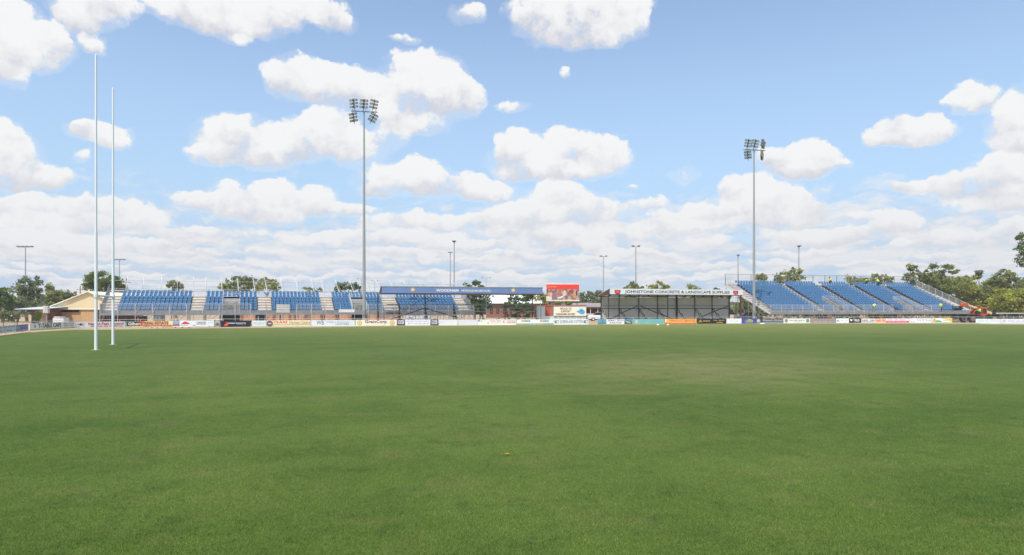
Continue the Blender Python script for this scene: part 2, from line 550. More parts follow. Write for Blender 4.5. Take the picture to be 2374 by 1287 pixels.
# ------------------------------------------------------------------ ground
def grass_material(leaf=False):
    m = bpy.data.materials.new('turf_blades' if leaf else 'turf'); m.use_nodes = True
    nt = m.node_tree; N, L = nt.nodes, nt.links
    b = N['Principled BSDF']
    b.inputs['Roughness'].default_value = .75
    b.inputs['Specular IOR Level'].default_value = .04
    geo = N.new('ShaderNodeNewGeometry')
    pos = geo.outputs['Position']

    def mapped(rot, sc):
        mp = N.new('ShaderNodeMapping'); mp.vector_type = 'POINT'
        r = N.new('ShaderNodeVectorRotate'); r.rotation_type = 'Z_AXIS'; r.inputs['Angle'].default_value = -rot
        L.new(pos, r.inputs['Vector']); L.new(r.outputs[0], mp.inputs['Vector'])
        mp.inputs['Scale'].default_value = sc
        return mp.outputs[0]

    def noise(vec, s, d=4, r=.55):
        n = N.new('ShaderNodeTexNoise'); L.new(vec, n.inputs['Vector'])
        n.inputs['Scale'].default_value = s; n.inputs['Detail'].default_value = d; n.inputs['Roughness'].default_value = r
        return n.outputs['Fac']

    def mr(x, a, c, lo, hi, t='SMOOTHSTEP'):
        n = N.new('ShaderNodeMapRange'); n.interpolation_type = t
        L.new(x, n.inputs['Value'])
        for k, v in (('From Min', a), ('From Max', c), ('To Min', lo), ('To Max', hi)): n.inputs[k].default_value = v
        return n.outputs['Result']

    def math_(op, a, c):
        n = N.new('ShaderNodeMath'); n.operation = op
        for i, v in enumerate((a, c)):
            if isinstance(v, bpy.types.NodeSocket): L.new(v, n.inputs[i])
            else: n.inputs[i].default_value = v
        return n.outputs[0]

    def mix(f, a, c):
        n = N.new('ShaderNodeMix'); n.data_type = 'RGBA'
        for i, v in ((0, f), (6, a), (7, c)):
            if isinstance(v, bpy.types.NodeSocket): L.new(v, n.inputs[i])
            else: n.inputs[i].default_value = v
        return n.outputs[2]
    th = math.radians(21)
    # mown bands run along the touchline, wide uneven stripes
    along = mapped(th, (.035, .36, 1))
    band = mr(noise(along, 1.0, 3), .40, .60, 0, 1)
    across = mapped(th, (.16, .014, 1))
    band2 = mr(noise(across, 1.0, 3), .42, .58, 0, 1)
    big = mr(noise(pos, .11, 5, .6), .36, .66, 0, 1)
    mid = mr(noise(pos, .42, 6, .62), .28, .72, 0, 1)
    fine = mr(noise(pos, 4.0, 6, .7), .3, .7, 0, 1)
    micro = mr(noise(pos, 38.0, 4, .8), .3, .7, 0, 1)
    g_dark = (.058, .112, .022, 1)
    g_mid = (.099, .163, .028, 1)
    g_lite = (.174, .230, .056, 1)
    straw = (.30, .27, .125, 1)
    c = mix(mid, g_dark, g_mid)
    c = mix(math_('MULTIPLY', big, .50), c, g_lite)
    c = mix(math_('MULTIPLY', band, .30), c, g_lite)
    c = mix(math_('MULTIPLY', band2, .26), c, g_dark)
    # dry wear in the middle of the pitch
    def spot(cx, cy, rx, ry):
        mp = N.new('ShaderNodeMapping'); mp.inputs['Location'].default_value = (-cx / rx, -cy / ry, 0)
        mp.inputs['Scale'].default_value = (1 / rx, 1 / ry, 0)
        L.new(pos, mp.inputs['Vector'])
        ln = N.new('ShaderNodeVectorMath'); ln.operation = 'LENGTH'; L.new(mp.outputs[0], ln.inputs[0])
        return mr(ln.outputs['Value'], 1.0, .1, 0, 1)
    dry = math_('ADD', math_('MULTIPLY', spot(4.5, 23, 7.5, 9), .42), math_('MULTIPLY', spot(9, 30, 11, 13), .62))
    dry = math_('ADD', dry, math_('MULTIPLY', spot(1, 13, 5, 3.5), .22))
    dry = math_('ADD', dry, math_('MULTIPLY', spot(10, 95, 90, 48), .50))  # far end is no wear: paleness of the grazing view painted in
    dn = mr(math_('ADD', noise(pos, .30, 8, .72), math_('MULTIPLY', dry, .5)), .54, .98, 0, 1)
    c = mix(math_('MULTIPLY', dn, .80), c, straw)
    c = mix(math_('MULTIPLY', spot(10, 108, 120, 68), .85), c, (.385, .400, .112, 1))  # far turf lightened in colour to imitate grazing light and haze
    c = mix(mr(noise(pos, .75, 8, .72), .48, .70, 0, .65), c, (.190, .190, .066, 1))
    c = mix(mr(noise(pos, 1.15, 8, .75), .50, .70, 0, .60), c, (.040, .082, .024, 1))
    c = mix(mr(noise(across, 9.0, 6, .7), .50, .75, 0, .35), c, (.050, .092, .024, 1))
    flecks = mr(noise(pos, 55.0, 2, .6), .66, .74, 0, .35)
    c = mix(flecks, c, straw)
    c = mix(math_('MULTIPLY', fine, .34), c, g_lite)
    c = mix(math_('MULTIPLY', micro, .40), c, (.040, .074, .014, 1))
    if not leaf:      # thatch between the blades is a little darker than the blades
        c = mix(.30, c, (.03, .050, .012, 1))
    L.new(c, b.inputs['Base Color'])
    bp = N.new('ShaderNodeBump'); bp.inputs['Strength'].default_value = .55; bp.inputs['Distance'].default_value = .03
    L.new(noise(pos, 26.0, 5, .75), bp.inputs['Height']); L.new(bp.outputs[0], b.inputs['Normal'])
    if leaf:
        tr = N.new('ShaderNodeBsdfTranslucent'); L.new(c, tr.inputs['Color'])
        mx = N.new('ShaderNodeAddShader')
        L.new(b.outputs[0], mx.inputs[0]); L.new(tr.outputs[0], mx.inputs[1])
        L.new(mx.outputs[0], N['Material Output'].inputs['Surface'])
    return m


TURF = grass_material()
BLADE = grass_material(True)


def dirt_material():
    m = bpy.data.materials.new('dry_ground'); m.use_nodes = True
    nt = m.node_tree; N, L = nt.nodes, nt.links
    b = N['Principled BSDF']; b.inputs['Roughness'].default_value = .95
    geo = N.new('ShaderNodeNewGeometry')
    def noise(s, d=5):
        n = N.new('ShaderNodeTexNoise'); L.new(geo.outputs['Position'], n.inputs['Vector'])
        n.inputs['Scale'].default_value = s; n.inputs['Detail'].default_value = d; return n.outputs['Fac']
    cr = N.new('ShaderNodeValToRGB'); L.new(noise(.09), cr.inputs[0])
    e = cr.color_ramp.elements
    e[0].position = .38; e[0].color = (.50, .34, .20, 1)
    e[1].position = .62; e[1].color = (.40, .33, .20, 1)
    x = cr.color_ramp.elements.new(.78); x.color = (.20, .22, .10, 1)
    cr2 = N.new('ShaderNodeValToRGB'); L.new(noise(1.6, 8), cr2.inputs[0])
    cr2.color_ramp.elements[0].color = (.72, .72, .72, 1); cr2.color_ramp.elements[0].position = .3
    cr2.color_ramp.elements[1].color = (1.1, 1.08, 1.05, 1); cr2.color_ramp.elements[1].position = .7
    mx = N.new('ShaderNodeMix'); mx.data_type = 'RGBA'; mx.blend_type = 'MULTIPLY'; mx.inputs[0].default_value = 1
    L.new(cr.outputs[0], mx.inputs[6]); L.new(cr2.outputs[0], mx.inputs[7]); L.new(mx.outputs[2], b.inputs['Base Color'])
    return m


DIRT = dirt_material()
g = MB(); g.add([(-4000, -400, 0), (4000, -400, 0), (4000, 6000, 0), (-4000, 6000, 0)], [(0, 1, 2, 3)])
tag(g.build('ground', DIRT), kind='structure')

# grass edge (photo px of the far edge of the turf), converted to ground points
EDGE = [(0, 778.6), (40, 773.8), (100, 769), (170, 764.8), (240, 764.5), (330, 763.3), (420, 762), (520, 761), (640, 760), (760, 758.8), (850, 757.2), (960, 756.2),
        (1100, 755.2), (1240, 754.2), (1364, 753.3), (1500, 752.6), (1700, 751.2), (1900, 750.6), (2100, 750.6), (2230, 751.4), (2374, 753), (2440, 754)]
def gp(px, py):
    Y = H * F / (py - HY)
    return (WX(px, Y), Y)
pts = [(95, -60), (-58, -60), (-57, 22), (-52.5, 42)] + [gp(*e) for e in EDGE] + [(95, 88)]
g = MB(); g.add([(x, y, .006) for x, y in pts], [tuple(range(len(pts)))])
tag(g.build('playing_field', TURF), kind='structure')


def blades():
    """short mown blades standing on the nearer part of the field, one object"""
    rs = np.random.RandomState(3)
    n = 620000
    # density falls with distance
    y = 5.6 + 30.0 * rs.rand(n) ** 2.1
    x = (rs.rand(n) * 2 - 1) * (y * .80 + .8)
    fade = np.clip((34 - y) / 26, 0, 1)
    h = (.016 + .022 * rs.rand(n)) * (.25 + .75 * fade); wd = (.0030 + .0035 * rs.rand(n)) * (.5 + .5 * fade) * (1 + (y - 6) * .03)
    a = rs.rand(n) * 2 * np.pi
    lx = rs.randn(n) * .014; ly = rs.randn(n) * .014
    v = np.empty((n, 3, 3), np.float32)
    v[:, 0] = np.stack([x - np.cos(a) * wd, y - np.sin(a) * wd, np.full(n, .004)], 1)
    v[:, 1] = np.stack([x + np.cos(a) * wd, y + np.sin(a) * wd, np.full(n, .004)], 1)
    v[:, 2] = np.stack([x + lx, y + ly, h], 1)
    me = bpy.data.meshes.new('grass')
    me.vertices.add(n * 3); me.vertices.foreach_set('co', v.ravel())
    me.loops.add(n * 3); me.loops.foreach_set('vertex_index', np.arange(n * 3, dtype=np.int32))
    me.polygons.add(n); me.polygons.foreach_set('loop_start', np.arange(n, dtype=np.int32) * 3)
    me.update(calc_edges=True)
    me.materials.append(BLADE)
    o = link_mesh('grass', me)
    tag(o, 'short mown green turf blades covering the near part of the field', 'grass', kind='stuff')


blades()

# ================================================================== GRANDSTANDS
def seat_geo():
    """one moulded seat, facing -y, origin at floor level under its front edge centre"""
    w = .208
    V = []; Fc = []

    def grid(fn, nu, nv, th):
        o = len(V)
        P = [[fn(i / (nu - 1), j / (nv - 1)) for i in range(nu)] for j in range(nv)]
        for side in (0, 1):
            for j in range(nv):
                for i in range(nu):
                    p = Vector(P[j][i]); V.append(tuple(p + Vector(th) * side))
        n = nu * nv
        for j in range(nv - 1):
            for i in range(nu - 1):
                a = o + j * nu + i
                Fc.append((a, a + 1, a + nu + 1, a + nu))
                Fc.append((a + n, a + n + nu, a + n + nu + 1, a + n + 1))
        for i in range(nu - 1):
            for jj in (0, nv - 1):
                a = o + jj * nu + i; Fc.append((a, a + n, a + n + 1, a + 1))
        for j in range(nv - 1):
            for ii in (0, nu - 1):
                a = o + j * nu + ii; Fc.append((a, a + nu, a + nu + n, a + n))

    def back(u, v):
        s = 2 * u - 1
        ww = w * (1 - .10 * v ** 3)
        return (s * ww, .58 + .06 * v - .045 * s * s, .45 + .34 * v - .07 * abs(s) ** 3 * v)

    def pan(u, v):
        s = 2 * u - 1
        return (s * w, .20 + .40 * v, .455 + .03 * s * s - .02 * v - (.03 if v < .01 else 0))
    grid(back, 5, 4, (0, .03, 0))
    grid(pan, 4, 4, (0, 0, -.03))
    return V, Fc


SV, SF = seat_geo()
seat_me = bpy.data.meshes.new('seat')
seat_me.from_pydata(SV, [], SF); seat_me.materials.append(SEATB); seat_me.update()
seat_me.polygons.foreach_set('use_smooth', [True] * len(SF))
SVn = np.array(SV)


def seats_on(rt, spots, wpos):
    """the 100 largest in view as parts, the rest as one part"""
    spots = sorted(spots, key=lambda p: wpos(p))
    for p in spots[:100]:
        o = link_mesh('seat', seat_me, rt); o.location = p
    rest = spots[100:]
    n = len(rest)
    if n:
        vs = (SVn[None] + np.array(rest)[:, None]).reshape(-1, 3)
        fs = [tuple(i + k * len(SV) for i in f) for k in range(n) for f in SF]
        me = bpy.data.meshes.new('seats'); me.from_pydata(vs.tolist(), [], fs)
        me.materials.append(SEATB); me.polygons.foreach_set('use_smooth', [True] * len(fs)); me.update()
        o = link_mesh('seats', me, rt); o['kind'] = 'stuff'


def bar_panel(mb, x0, x1, y0, z0, z1, z0b=None, z1b=None, y1=None, pitch=.11, r=.011, mi=0):
    """guard panel: top and bottom rails and upright bars; may slope from (x0,y0) to (x1,y1)"""
    y1 = y0 if y1 is None else y1
    z0b = z0 if z0b is None else z0b; z1b = z1 if z1b is None else z1b
    a0 = Vector((x0, y0, z0)); a1 = Vector((x1, y1, z0b)); b0 = Vector((x0, y0, z1)); b1 = Vector((x1, y1, z1b))
    mb.tube(b0, b1, .026, n=5, mi=mi); mb.tube(a0, a1, .02, n=5, mi=mi)
    n = max(2, int((a1 - a0).length / pitch))
    for i in range(n + 1):
        t = i / n
        mb.tube(a0.lerp(a1, t), b0.lerp(b1, t), r if 0 < i < n else .024, n=4, mi=mi, cap=False)


# ------------------------------------------------------------------ LEFT STAND
LS = Frame(270, 82.9, 21)
FL, RISE, RUN, ROWS = 1.70, .352, .70, 7
ls = root('grandstand', LS.O, LS.t, 'long low aluminium grandstand with seven rows of blue seats on the left side', 'grandstand')
x = LS.x
secs = [(x(270), x(440)), (x(474.5), x(515)), (x(556.5), x(597)), (x(631), x(747)), (x(777), x(817)), (x(852), x(893)), (x(930), x(1066))]
aisles = [(x(236), x(270)), (x(440), x(474.5)), (x(597), x(631)), (x(747), x(777)), (x(893), x(930)), (x(1066), x(1092))]
voms = [(x(515), x(556.5)), (x(817), x(852))]
XL, XR = x(236), x(1092)


def tread_rows(mb, x0, x1, rows, i0, FL, RISE, RUN, step=False):
    for i in range(i0, rows):
        z = FL + i * RISE; y = i * RUN
        for k in range(3):   # three planks with gaps
            mb.box(x0, x1, y + k * RUN / 3 + .01, y + (k + 1) * RUN / 3 - .006, z - .04, z)
        if i: mb.box(x0, x1, y - .004, y + .006, z - RISE * .94, z - .045, 1)
        if step and i < rows - 1:   # half step in the aisles
            mb.box(x0 + .06, x1 - .06, y + RUN * .5, y + RUN - .01, z + .001, z + RISE * .5)


m = MB()
for a, b in secs: tread_rows(m, a, b, ROWS, 0, FL, RISE, RUN)
for a, b in voms: tread_rows(m, a, b, ROWS, 5, FL, RISE, RUN)
m.build('seating_deck', [GREYDK, BLACKS], ls)  # risers blackened to paint in the shadow between seat rows
for a, b in aisles:
    m = MB(); tread_rows(m, a, b, ROWS, 0, FL, RISE, RUN, True); m.build('stair_aisle', [ALUL, TIMBER], ls)
# front walkway + fascia planks
m = MB()
for k in range(4): m.box(XL, XR, -1.15 + k * .29, -1.15 + k * .29 + .27, FL - .14, FL - .10)
m.box(XL, XR, -1.19, -1.16, FL - .30, FL - .02)
m.box(XL, XR, -.03, -.0, FL - .10, FL + .30)
m.build('front_walkway', ALUD, ls)
# front guard panels, one per bay (a few bays are still open)
nb = 25
bays = [XL + (XR - XL) * i / nb for i in range(nb + 1)]
open_rng = [(x(597), x(672)), (x(745), x(822))]
m = MB()
for xb in bays:
    m = MB(); m.tube((xb, -1.17, 0), (xb, -1.17, FL + 1.12), .030, n=6); m.build('front_post', ALU, ls)

for a, b in zip(bays, bays[1:]):
    mid = (a + b) / 2
    if any(p < mid < q for p, q in open_rng): continue
    m = MB(); bar_panel(m, a + .04, b - .04, -1.17, FL - .05, FL + 1.10); m.build('guard_panel', ALU, ls)
# stacked plank pallet and white panels waiting in the open bays
m = MB()
for k in range(5): m.box(x(640), x(671), -.7, -.62, FL + .0 + k * .22, FL + .17 + k * .22)
m.build('kick_board_stack', ALUL, ls)
m = MB(); m.box(x(784), x(820), -.72, -.68, FL + .0, FL + .40); m.build('white_panel', WHITE, ls)
# vomitory frames: opening below the last two rows
for a, b in voms:
    m = MB()
    zt = FL + 4.3 * RISE
    for xx in (a + .03, b - .03):
        m.tube((xx, 2.2, FL - .1), (xx, 2.2, zt), .05, n=6)
        bar_panel(m, xx, xx, .0, FL + .0, FL + 1.0, FL + 5 * RISE, FL + 5 * RISE + 1.0, 5 * RUN)
    m.tube((a, 2.2, zt), (b, 2.2, zt), .05, n=6)
    m.tube((a, 5 * RUN, FL + 5 * RISE + .75), (b, 5 * RUN, FL + 5 * RISE + .75), .03, n=6)
    for k in range(3): m.box(a, b, 3.35, 3.40, FL + 3.45 * RISE + k * .22, FL + 3.45 * RISE + k * .22 + .2)
    m.build('vomitory_frame', ALU, ls)
    m = MB(); bar_panel(m, a + .05, b - .05, -.1, FL - .05, FL + 1.0); m.build('gate_panel', ALU, ls)
    m = MB(); m.box(a + .03, b - .03, .6, .66, .05, FL - .32); m.build('tunnel_shade_sheet', DARK, ls)  # added dark sheet standing in for the shade inside the tunnel
# back guard: posts, rails, leaning stays
zt = FL + (ROWS - 1) * RISE
yb = ROWS * RUN
m = MB()
for zz in (zt + .95, zt + 2.0): m.tube((XL, yb + .02, zz), (XR, yb + .02, zz), .022, n=5)
m.box(XL, XR, yb + .03, yb + .06, zt + .62, zt + .78)
m.build('back_rail', ALU, ls)
px_posts = [292, 331, 373, 411, 449, 478, 515, 553, 591, 619, 656, 692, 728, 752, 786, 820, 856, 882, 915, 948, 982, 1014, 1039, 1066, 1090]
for p in px_posts:
    xx = x(p, yb)
    m = MB()
    m.tube((xx, yb, 0), (xx, yb, zt + 2.18), .028, n=5)
    m.tube((xx, yb - .12, zt + .7), (xx - .55 * (p - 331) / 570, yb + 1.35, zt + 2.6), .042, n=5)
    m.build('back_post', ALU, ls)
# end guards
for xx in (XL, XR):
    m = MB()
    bar_panel(m, xx, xx, -1.15, FL - .05, FL + 1.1, FL - .05, FL + 1.1, 0)
    bar_panel(m, xx, xx, 0, FL + .05, FL + 1.15, zt + .05, zt + 1.45, yb)
    for k in range(14):
        t = k / 13
    m.build('end_guard', ALUD, ls)
# undercroft frames
m = MB()
for i, xb in enumerate(bays):
    for yy in (1.4, 3.2, yb - .1):
        m.tube((xb, yy, 0), (xb, yy, FL + RISE * yy / RUN - .2), .03, n=5)
    m.beam((xb, -1.1, FL - .2), (xb, yb, zt - .1), .06, .16)
    if i % 2 == 0 and i < nb:
        m.tube((xb, 1.4, .15), (bays[i + 1], 1.4, FL - .1), .024, n=5)
        m.tube((xb, yb, .3), (bays[i + 1], yb, zt - .4), .024, n=5)
    m.tube((xb, -1.1, .1), (xb, 3.2, FL + .9), .024, n=5)
    m.box(xb - .15, xb + .15, -1.3, -1.0, 0, .03)
m.build('support_frame', ALUD, ls)
spots = []
for a, b in secs:
    n = max(1, int(round((b - a) / .50)))
    for i in range(ROWS):
        for k in range(n): spots.append((a + (k + .5) * (b - a) / n, i * RUN, FL + i * RISE))
for a, b in voms:
    n = max(1, int(round((b - a) / .50)))
    for i in (5, 6):
        for k in range(n): spots.append((a + (k + .5) * (b - a) / n, i * RUN, FL + i * RISE))
seats_on(ls, spots, lambda p: LS.w(p[0], p[1]).y)

# ------------------------------------------------------------------ RIGHT STAND
RS = Frame(1797, 105.5, 15)
FR, RI2, RU2, RW2 = 1.62, .325, .735, 15
rs_ = root('grandstand', RS.O, RS.t, 'tall aluminium grandstand with fifteen rows of blue seats at the right side', 'grandstand')
x = RS.x
rsec = [(x(1797), x(1903)), (x(1919), x(1991)), (x(2006), x(2073)), (x(2088), x(2152)), (x(2166), x(2228))]
rais = [(x(1776), x(1797)), (x(1903), x(1919)), (x(1991), x(2006)), (x(2073), x(2088)), (x(2152), x(2166)), (x(2228), x(2250))]
rvom = [(x(1944), x(1967)), (x(2112), x(2133))]
XL2, XR2 = x(1776), x(2250)
VR = 5      # vomitories cut the first rows


def cut(a, b, i):
    """parts of the row left over beside the vomitories"""
    seg = [(a, b)]
    if i < VR:
        for p, q in rvom:
            ns = []
            for s0, s1 in seg:
                if q <= s0 or p >= s1: ns.append((s0, s1)); continue
                if p - s0 > .3: ns.append((s0, p))
                if s1 - q > .3: ns.append((q, s1))
            seg = ns
    return seg


m = MB()
for a, b in rsec:
    for i in range(RW2):
        for s0, s1 in cut(a, b, i):
            z = FR + i * RI2; y = i * RU2
            m.box(s0, s1, y + .01, y + RU2 - .01, z - .04, z)
            if i: m.box(s0, s1, y - .004, y + .006, z - RI2 * .94, z - .045, 1)
m.build('seating_deck', [ALUD, GREYDK], rs_)
for a, b in rais:
    m = MB(); tread_rows(m, a, b, RW2, 0, FR, RI2, RU2, True); m.build('stair_aisle', [ALU, BROWNR], rs_)
m = MB()
for k in range(4): m.box(XL2, XR2, -1.2 + k * .3, -1.2 + k * .3 + .28, FR - .14, FR - .10)
m.box(XL2, XR2, -1.24, -1.21, FR - .34, FR + .0)
m.box(XL2, XR2, -.03, 0, FR - .1, FR + .3)
m.build('front_walkway', ALUD, rs_)
nb2 = 21
bays2 = [XL2 + (XR2 - XL2) * i / nb2 for i in range(nb2 + 1)]
open2 = [(x(2050), x(2070)), (x(2172), x(2250))]
for a, b in zip(bays2, bays2[1:]):
    mid = (a + b) / 2
    if any(p < mid < q for p, q in open2): continue
    m = MB(); bar_panel(m, a + .03, b - .03, -1.2, FR - .05, FR + 1.12); m.build('guard_panel', ALU, rs_)
for a, b in rvom:
    m = MB()
    for xx in (a, b):
        bar_panel(m, xx, xx, .0, FR, FR + 1.0, FR + VR * RI2, FR + VR * RI2 + 1.0, VR * RU2)
    bar_panel(m, a, b, VR * RU2 + .02, FR + VR * RI2, FR + VR * RI2 + 1.0)
    m.build('vomitory_guard', ALU, rs_)
    m = MB()
    for k in range(6): m.box(a + .03, b - .03, .3 + k * .4, .3 + k * .4 + .36, FR - .2 - k * .22, FR - .16 - k * .22)
    m.box(a + .05, b - .05, VR * RU2 - .04, VR * RU2 - .01, .3, FR + VR * RI2 - .1)
    m.build('vomitory_stair', TIMBER, rs_)
zt2 = FR + (RW2 - 1) * RI2; yb2 = RW2 * RU2
m = MB()
XBL = XL2 - .1
m.tube((XBL, yb2, zt2 + 1.85), (XR2, yb2, zt2 + 1.85), .030, n=5)
m.tube((XBL, yb2, zt2 + .05), (XR2, yb2, zt2 + .05), .030, n=5)
n = int((XR2 - XBL) / .12)
for i in range(n): m.tube((XBL + i * .12, yb2, zt2 + .05), (XBL + i * .12, yb2, zt2 + 1.85), .006, n=3, cap=False)
m.build('back_guard_mesh', ALUD, rs_)
for i in range(17):
    xx = XBL + (XR2 - XBL) * i / 16
    m = MB(); m.box(xx - .05, xx + .05, yb2 - .03, yb2 + .03, zt2, zt2 + 1.85); m.build('back_post', ALUD, rs_)
for xx in (XL2, XR2):
    m = MB()
    bar_panel(m, xx, xx, -1.2, FR - .05, FR + 1.12, FR - .05, FR + 1.12, 0)
    bar_panel(m, xx, xx, 0, FR + .05, FR + 1.15, zt2 + .1, zt2 + (1.2 if xx > 0 and xx == XR2 else 1.0), yb2)
    for k in range(8):
        y_ = yb2 * k / 8; m.tube((xx, y_, FR + RI2 * y_ / RU2), (xx, y_, FR + RI2 * y_ / RU2 + 1.15), .035, n=5)
    m.build('end_guard', ALU, rs_)
    m = MB(); m.beam((xx, -1.1, FR - .25), (xx, yb2 + .3, zt2 + .0), .10, .28)
    m.build('end_stringer', ALUL, rs_)
# ladder-like sloping walkway edge on the left end
m = MB()
for i in range(nb2 + 1):
    xb = bays2[i]
    for yy in (-1.1, 1.8, 4.6, 7.6, yb2 - .1):
        m.tube((xb, yy, 0), (xb, yy, max(FR - .15, FR + RI2 * yy / RU2 - .25)), .034, n=5)
    m.beam((xb, -1.1, FR - .3), (xb, yb2, zt2 - .1), .06, .18)
    for (ya, za, yc, zc_) in ((-1.1, .1, 1.8, FR + .3), (1.8, .1, 4.6, 3.2), (4.6, .2, 7.6, 4.6), (7.6, .2, yb2, 5.6)):
        m.tube((xb, ya, za), (xb, yc, zc_), .026, n=5)
    if i < nb2:
        for yy, zz in ((1.8, 1.8), (4.6, 3.2), (yb2 - .1, 5.4)):
            m.tube((xb, yy, .2), (bays2[i + 1], yy, zz), .024, n=5)
            if i % 2: m.tube((xb, yy, zz), (bays2[i + 1], yy, .2), .024, n=5)
    m.box(xb - .18, xb + .18, -1.3, -.9, 0, .03)
for zz in (1.4, 3.0, 4.6): m.tube((XL2, yb2 - .1, zz), (XR2, yb2 - .1, zz), .028, n=5)
m.build('support_frame', ALUD, rs_)
spots = []
for a, b in rsec:
    n = int(round((b - a) / .505))
    for i in range(RW2):
        for k in range(n):
            xx = a + (k + .5) * (b - a) / n
            if i < VR and any(p - .15 < xx < q + .15 for p, q in rvom): continue
            spots.append((xx, i * RU2, FR + i * RI2))
seats_on(rs_, spots, lambda p: RS.w(p[0], p[1]).y)

# ================================================================== BOUNDARY FENCE AND ADVERTISING BOARDS
FPTS = [(-90, 791), (0, 777.5), (35, 773.5), (64, 770), (120, 766), (172, 763), (230, 761.4), (290, 760.5), (420, 759.3), (500, 758.7), (640, 757.6), (720, 757), (920, 755.9), (1060, 755),
        (1200, 754.1), (1364, 753), (1500, 752.2), (1700, 750.8), (1900, 750), (2100, 749.9), (2260, 750.4), (2374, 751.3), (2450, 752)]


def fgnd(px):
    for (a, ya), (b, yb_) in zip(FPTS, FPTS[1:]):
        if px <= b or b == FPTS[-1][0]:
            t = (px - a) / (b - a); A = Vector((*gp(a, ya), 0)); B = Vector((*gp(b, yb_), 0))
            m = (px - CX) / F
            d = B - A; tt = (m * A.y - A.x) / (d.x - m * d.y)
            return A + d * tt


BOARD_G = 'advertising boards along the boundary fence'


class Board:
    def __init__(s, px0, px1, yt, yb_, label, rgb=(232, 236, 238), name='advertising_board', skew=0):
        A = fgnd(px0); B = fgnd(px1); d = B - A
        s.px0, s.px1, s.W = px0, px1, d.length
        s.A = A
        th = math.atan2(d.y, d.x)
        mid = (A + B) / 2
        s.z0 = max(.03, WZ(yb_, mid.y)); s.z1 = WZ(yt, mid.y)
        off = Vector((math.sin(th), -math.cos(th), 0)) * .07    # hung on the pitch side of the fence
        s.r = root(name, A + off, th, label, 'advertising board', BOARD_G)
        m = MB()
        k = skew * s.W
        m.prism([(k * 0 + .01, s.z0), (s.W - .01 - k, s.z0), (s.W - .01, s.z1), (.01, s.z1)] if skew else [(.01, s.z0), (s.W - .01, s.z0), (s.W - .01, s.z1), (.01, s.z1)], 0, .03)
        m.build('panel', flat(rgb), s.r)
        s.k = 0
        s.h = s.z1 - s.z0
        s.eps = 0

    def X(s, u): return u * s.W
    def Z(s, v): return s.z0 + v * s.h

    def _y(s):
        s.eps += 1
        return -.004 * s.eps

    def text(s, t, u0, u1, v0, v1, rgb, bold=.012, shear=0.0, name='lettering'):
        m = MB(); put_text(m, t, s.X(u0), s.X(u1), s.Z(v0), s.Z(v1), s._y(), bold, shear); m.build(name, flat(rgb), s.r); return s

    def poly(s, pts, rgb, name='stripe'):
        y = s._y(); m = MB(); m.add([(s.X(u), y, s.Z(v)) for u, v in pts], [tuple(range(len(pts)))]); m.build(name, flat(rgb), s.r); return s

    def rect(s, u0, u1, v0, v1, rgb, name='stripe'):
        return s.poly([(u0, v0), (u1, v0), (u1, v1), (u0, v1)], rgb, name)

    def disc(s, u, v, r, rgb, name='emblem', n=18, ry=None):
        """r = radius as a share of the board height"""
        ry = ry or r
        return s.poly([(u + r * s.h / s.W * math.cos(2 * math.pi * i / n), v + ry * math.sin(2 * math.pi * i / n)) for i in range(n)], rgb, name)

    def small(s, u0, u1, v0, v1, rgb, words=5, name='small_lettering'):
        """a line too small to read in the photograph: word-like dashes"""
        y = s._y(); m = MB(); R = random.Random(int(u0 * 999 + s.px0))
        lens = [R.uniform(.5, 1.4) for _ in range(words)]; tot = sum(lens) + .3 * (words - 1); c = 0
        for L_ in lens:
            n = max(3, int(L_ * 6))
            for k in range(n):
                a = u0 + (u1 - u0) * (c + L_ * k / n) / tot; b = u0 + (u1 - u0) * (c + L_ * (k + .72) / n) / tot
                hi = v1 if R.random() < .45 else v1 - (v1 - v0) * .25
                m.add([(s.X(a), y, s.Z(v0)), (s.X(b), y, s.Z(v0)), (s.X(b), y, s.Z(hi)), (s.X(a), y, s.Z(hi))], [(0, 1, 2, 3)])
            c += L_ + .3
        m.build(name, flat(rgb), s.r); return s


W_ = (232, 236, 238)
b = Board(-60, 35, 756.5, 774, 'faded white board with smudged red and blue print, at the left edge of the photo', (206, 212, 214))
b.small(.36, .96, .70, .86, (190, 120, 120), 6).rect(.40, .62, .2, .6, (226, 228, 228)).small(.43, .60, .42, .52, (150, 120, 120), 2).small(.43, .6, .24, .34, (150, 110, 110), 2).rect(.70, .90, .2, .6, (228, 232, 232)).small(.73, .87, .40, .5, (90, 120, 160), 2).small(.73, .87, .24, .34, (70, 100, 160), 2)
b = Board(36, 63, 752.6, 767.5, 'narrow violet blue board just left of the white cafe board', (96, 104, 160))
b.rect(.02, .28, .35, .8, (150, 180, 190), 'picture').small(.34, .9, .62, .74, (190, 196, 220), 3).rect(0, 1, 0, .3, (120, 112, 150)).small(.1, .9, .1, .22, (200, 200, 220), 4)
b = Board(67, 172.5, 747.5, 763.0, 'long white cafe board with large black letters and a yellow bottom edge', (236, 238, 234))
b.rect(0, 1, 0, .16, (196, 190, 70)).disc(.10, .58, .30, (186, 196, 192)).disc(.115, .5, .12, (150, 90, 110)).text('T-TABLE CAFE', .17, .665, .26, .92, (64, 60, 66), .03).small(.72, .97, .66, .84, (110, 110, 120), 4).text('OPEN 7 DAYS', .72, .97, .30, .54, (90, 88, 96), .01)
b = Board(172.8, 289.5, 746.0, 759.0, 'white board with a dark spider and red lettering behind the goal posts', (230, 234, 238))
b.disc(.115, .58, .20, (70, 60, 62))
for k, (du, dv) in enumerate(((.09, .10), (.075, -.30), (-.085, .22), (-.05, -.42), (.05, .34), (-.10, -.1))):
    b.poly([(.115, .62), (.115 + du, .58 + dv), (.115 + du * .98, .54 + dv), (.115, .54)], (104, 84, 86) if k % 2 else (150, 84, 96), 'emblem')
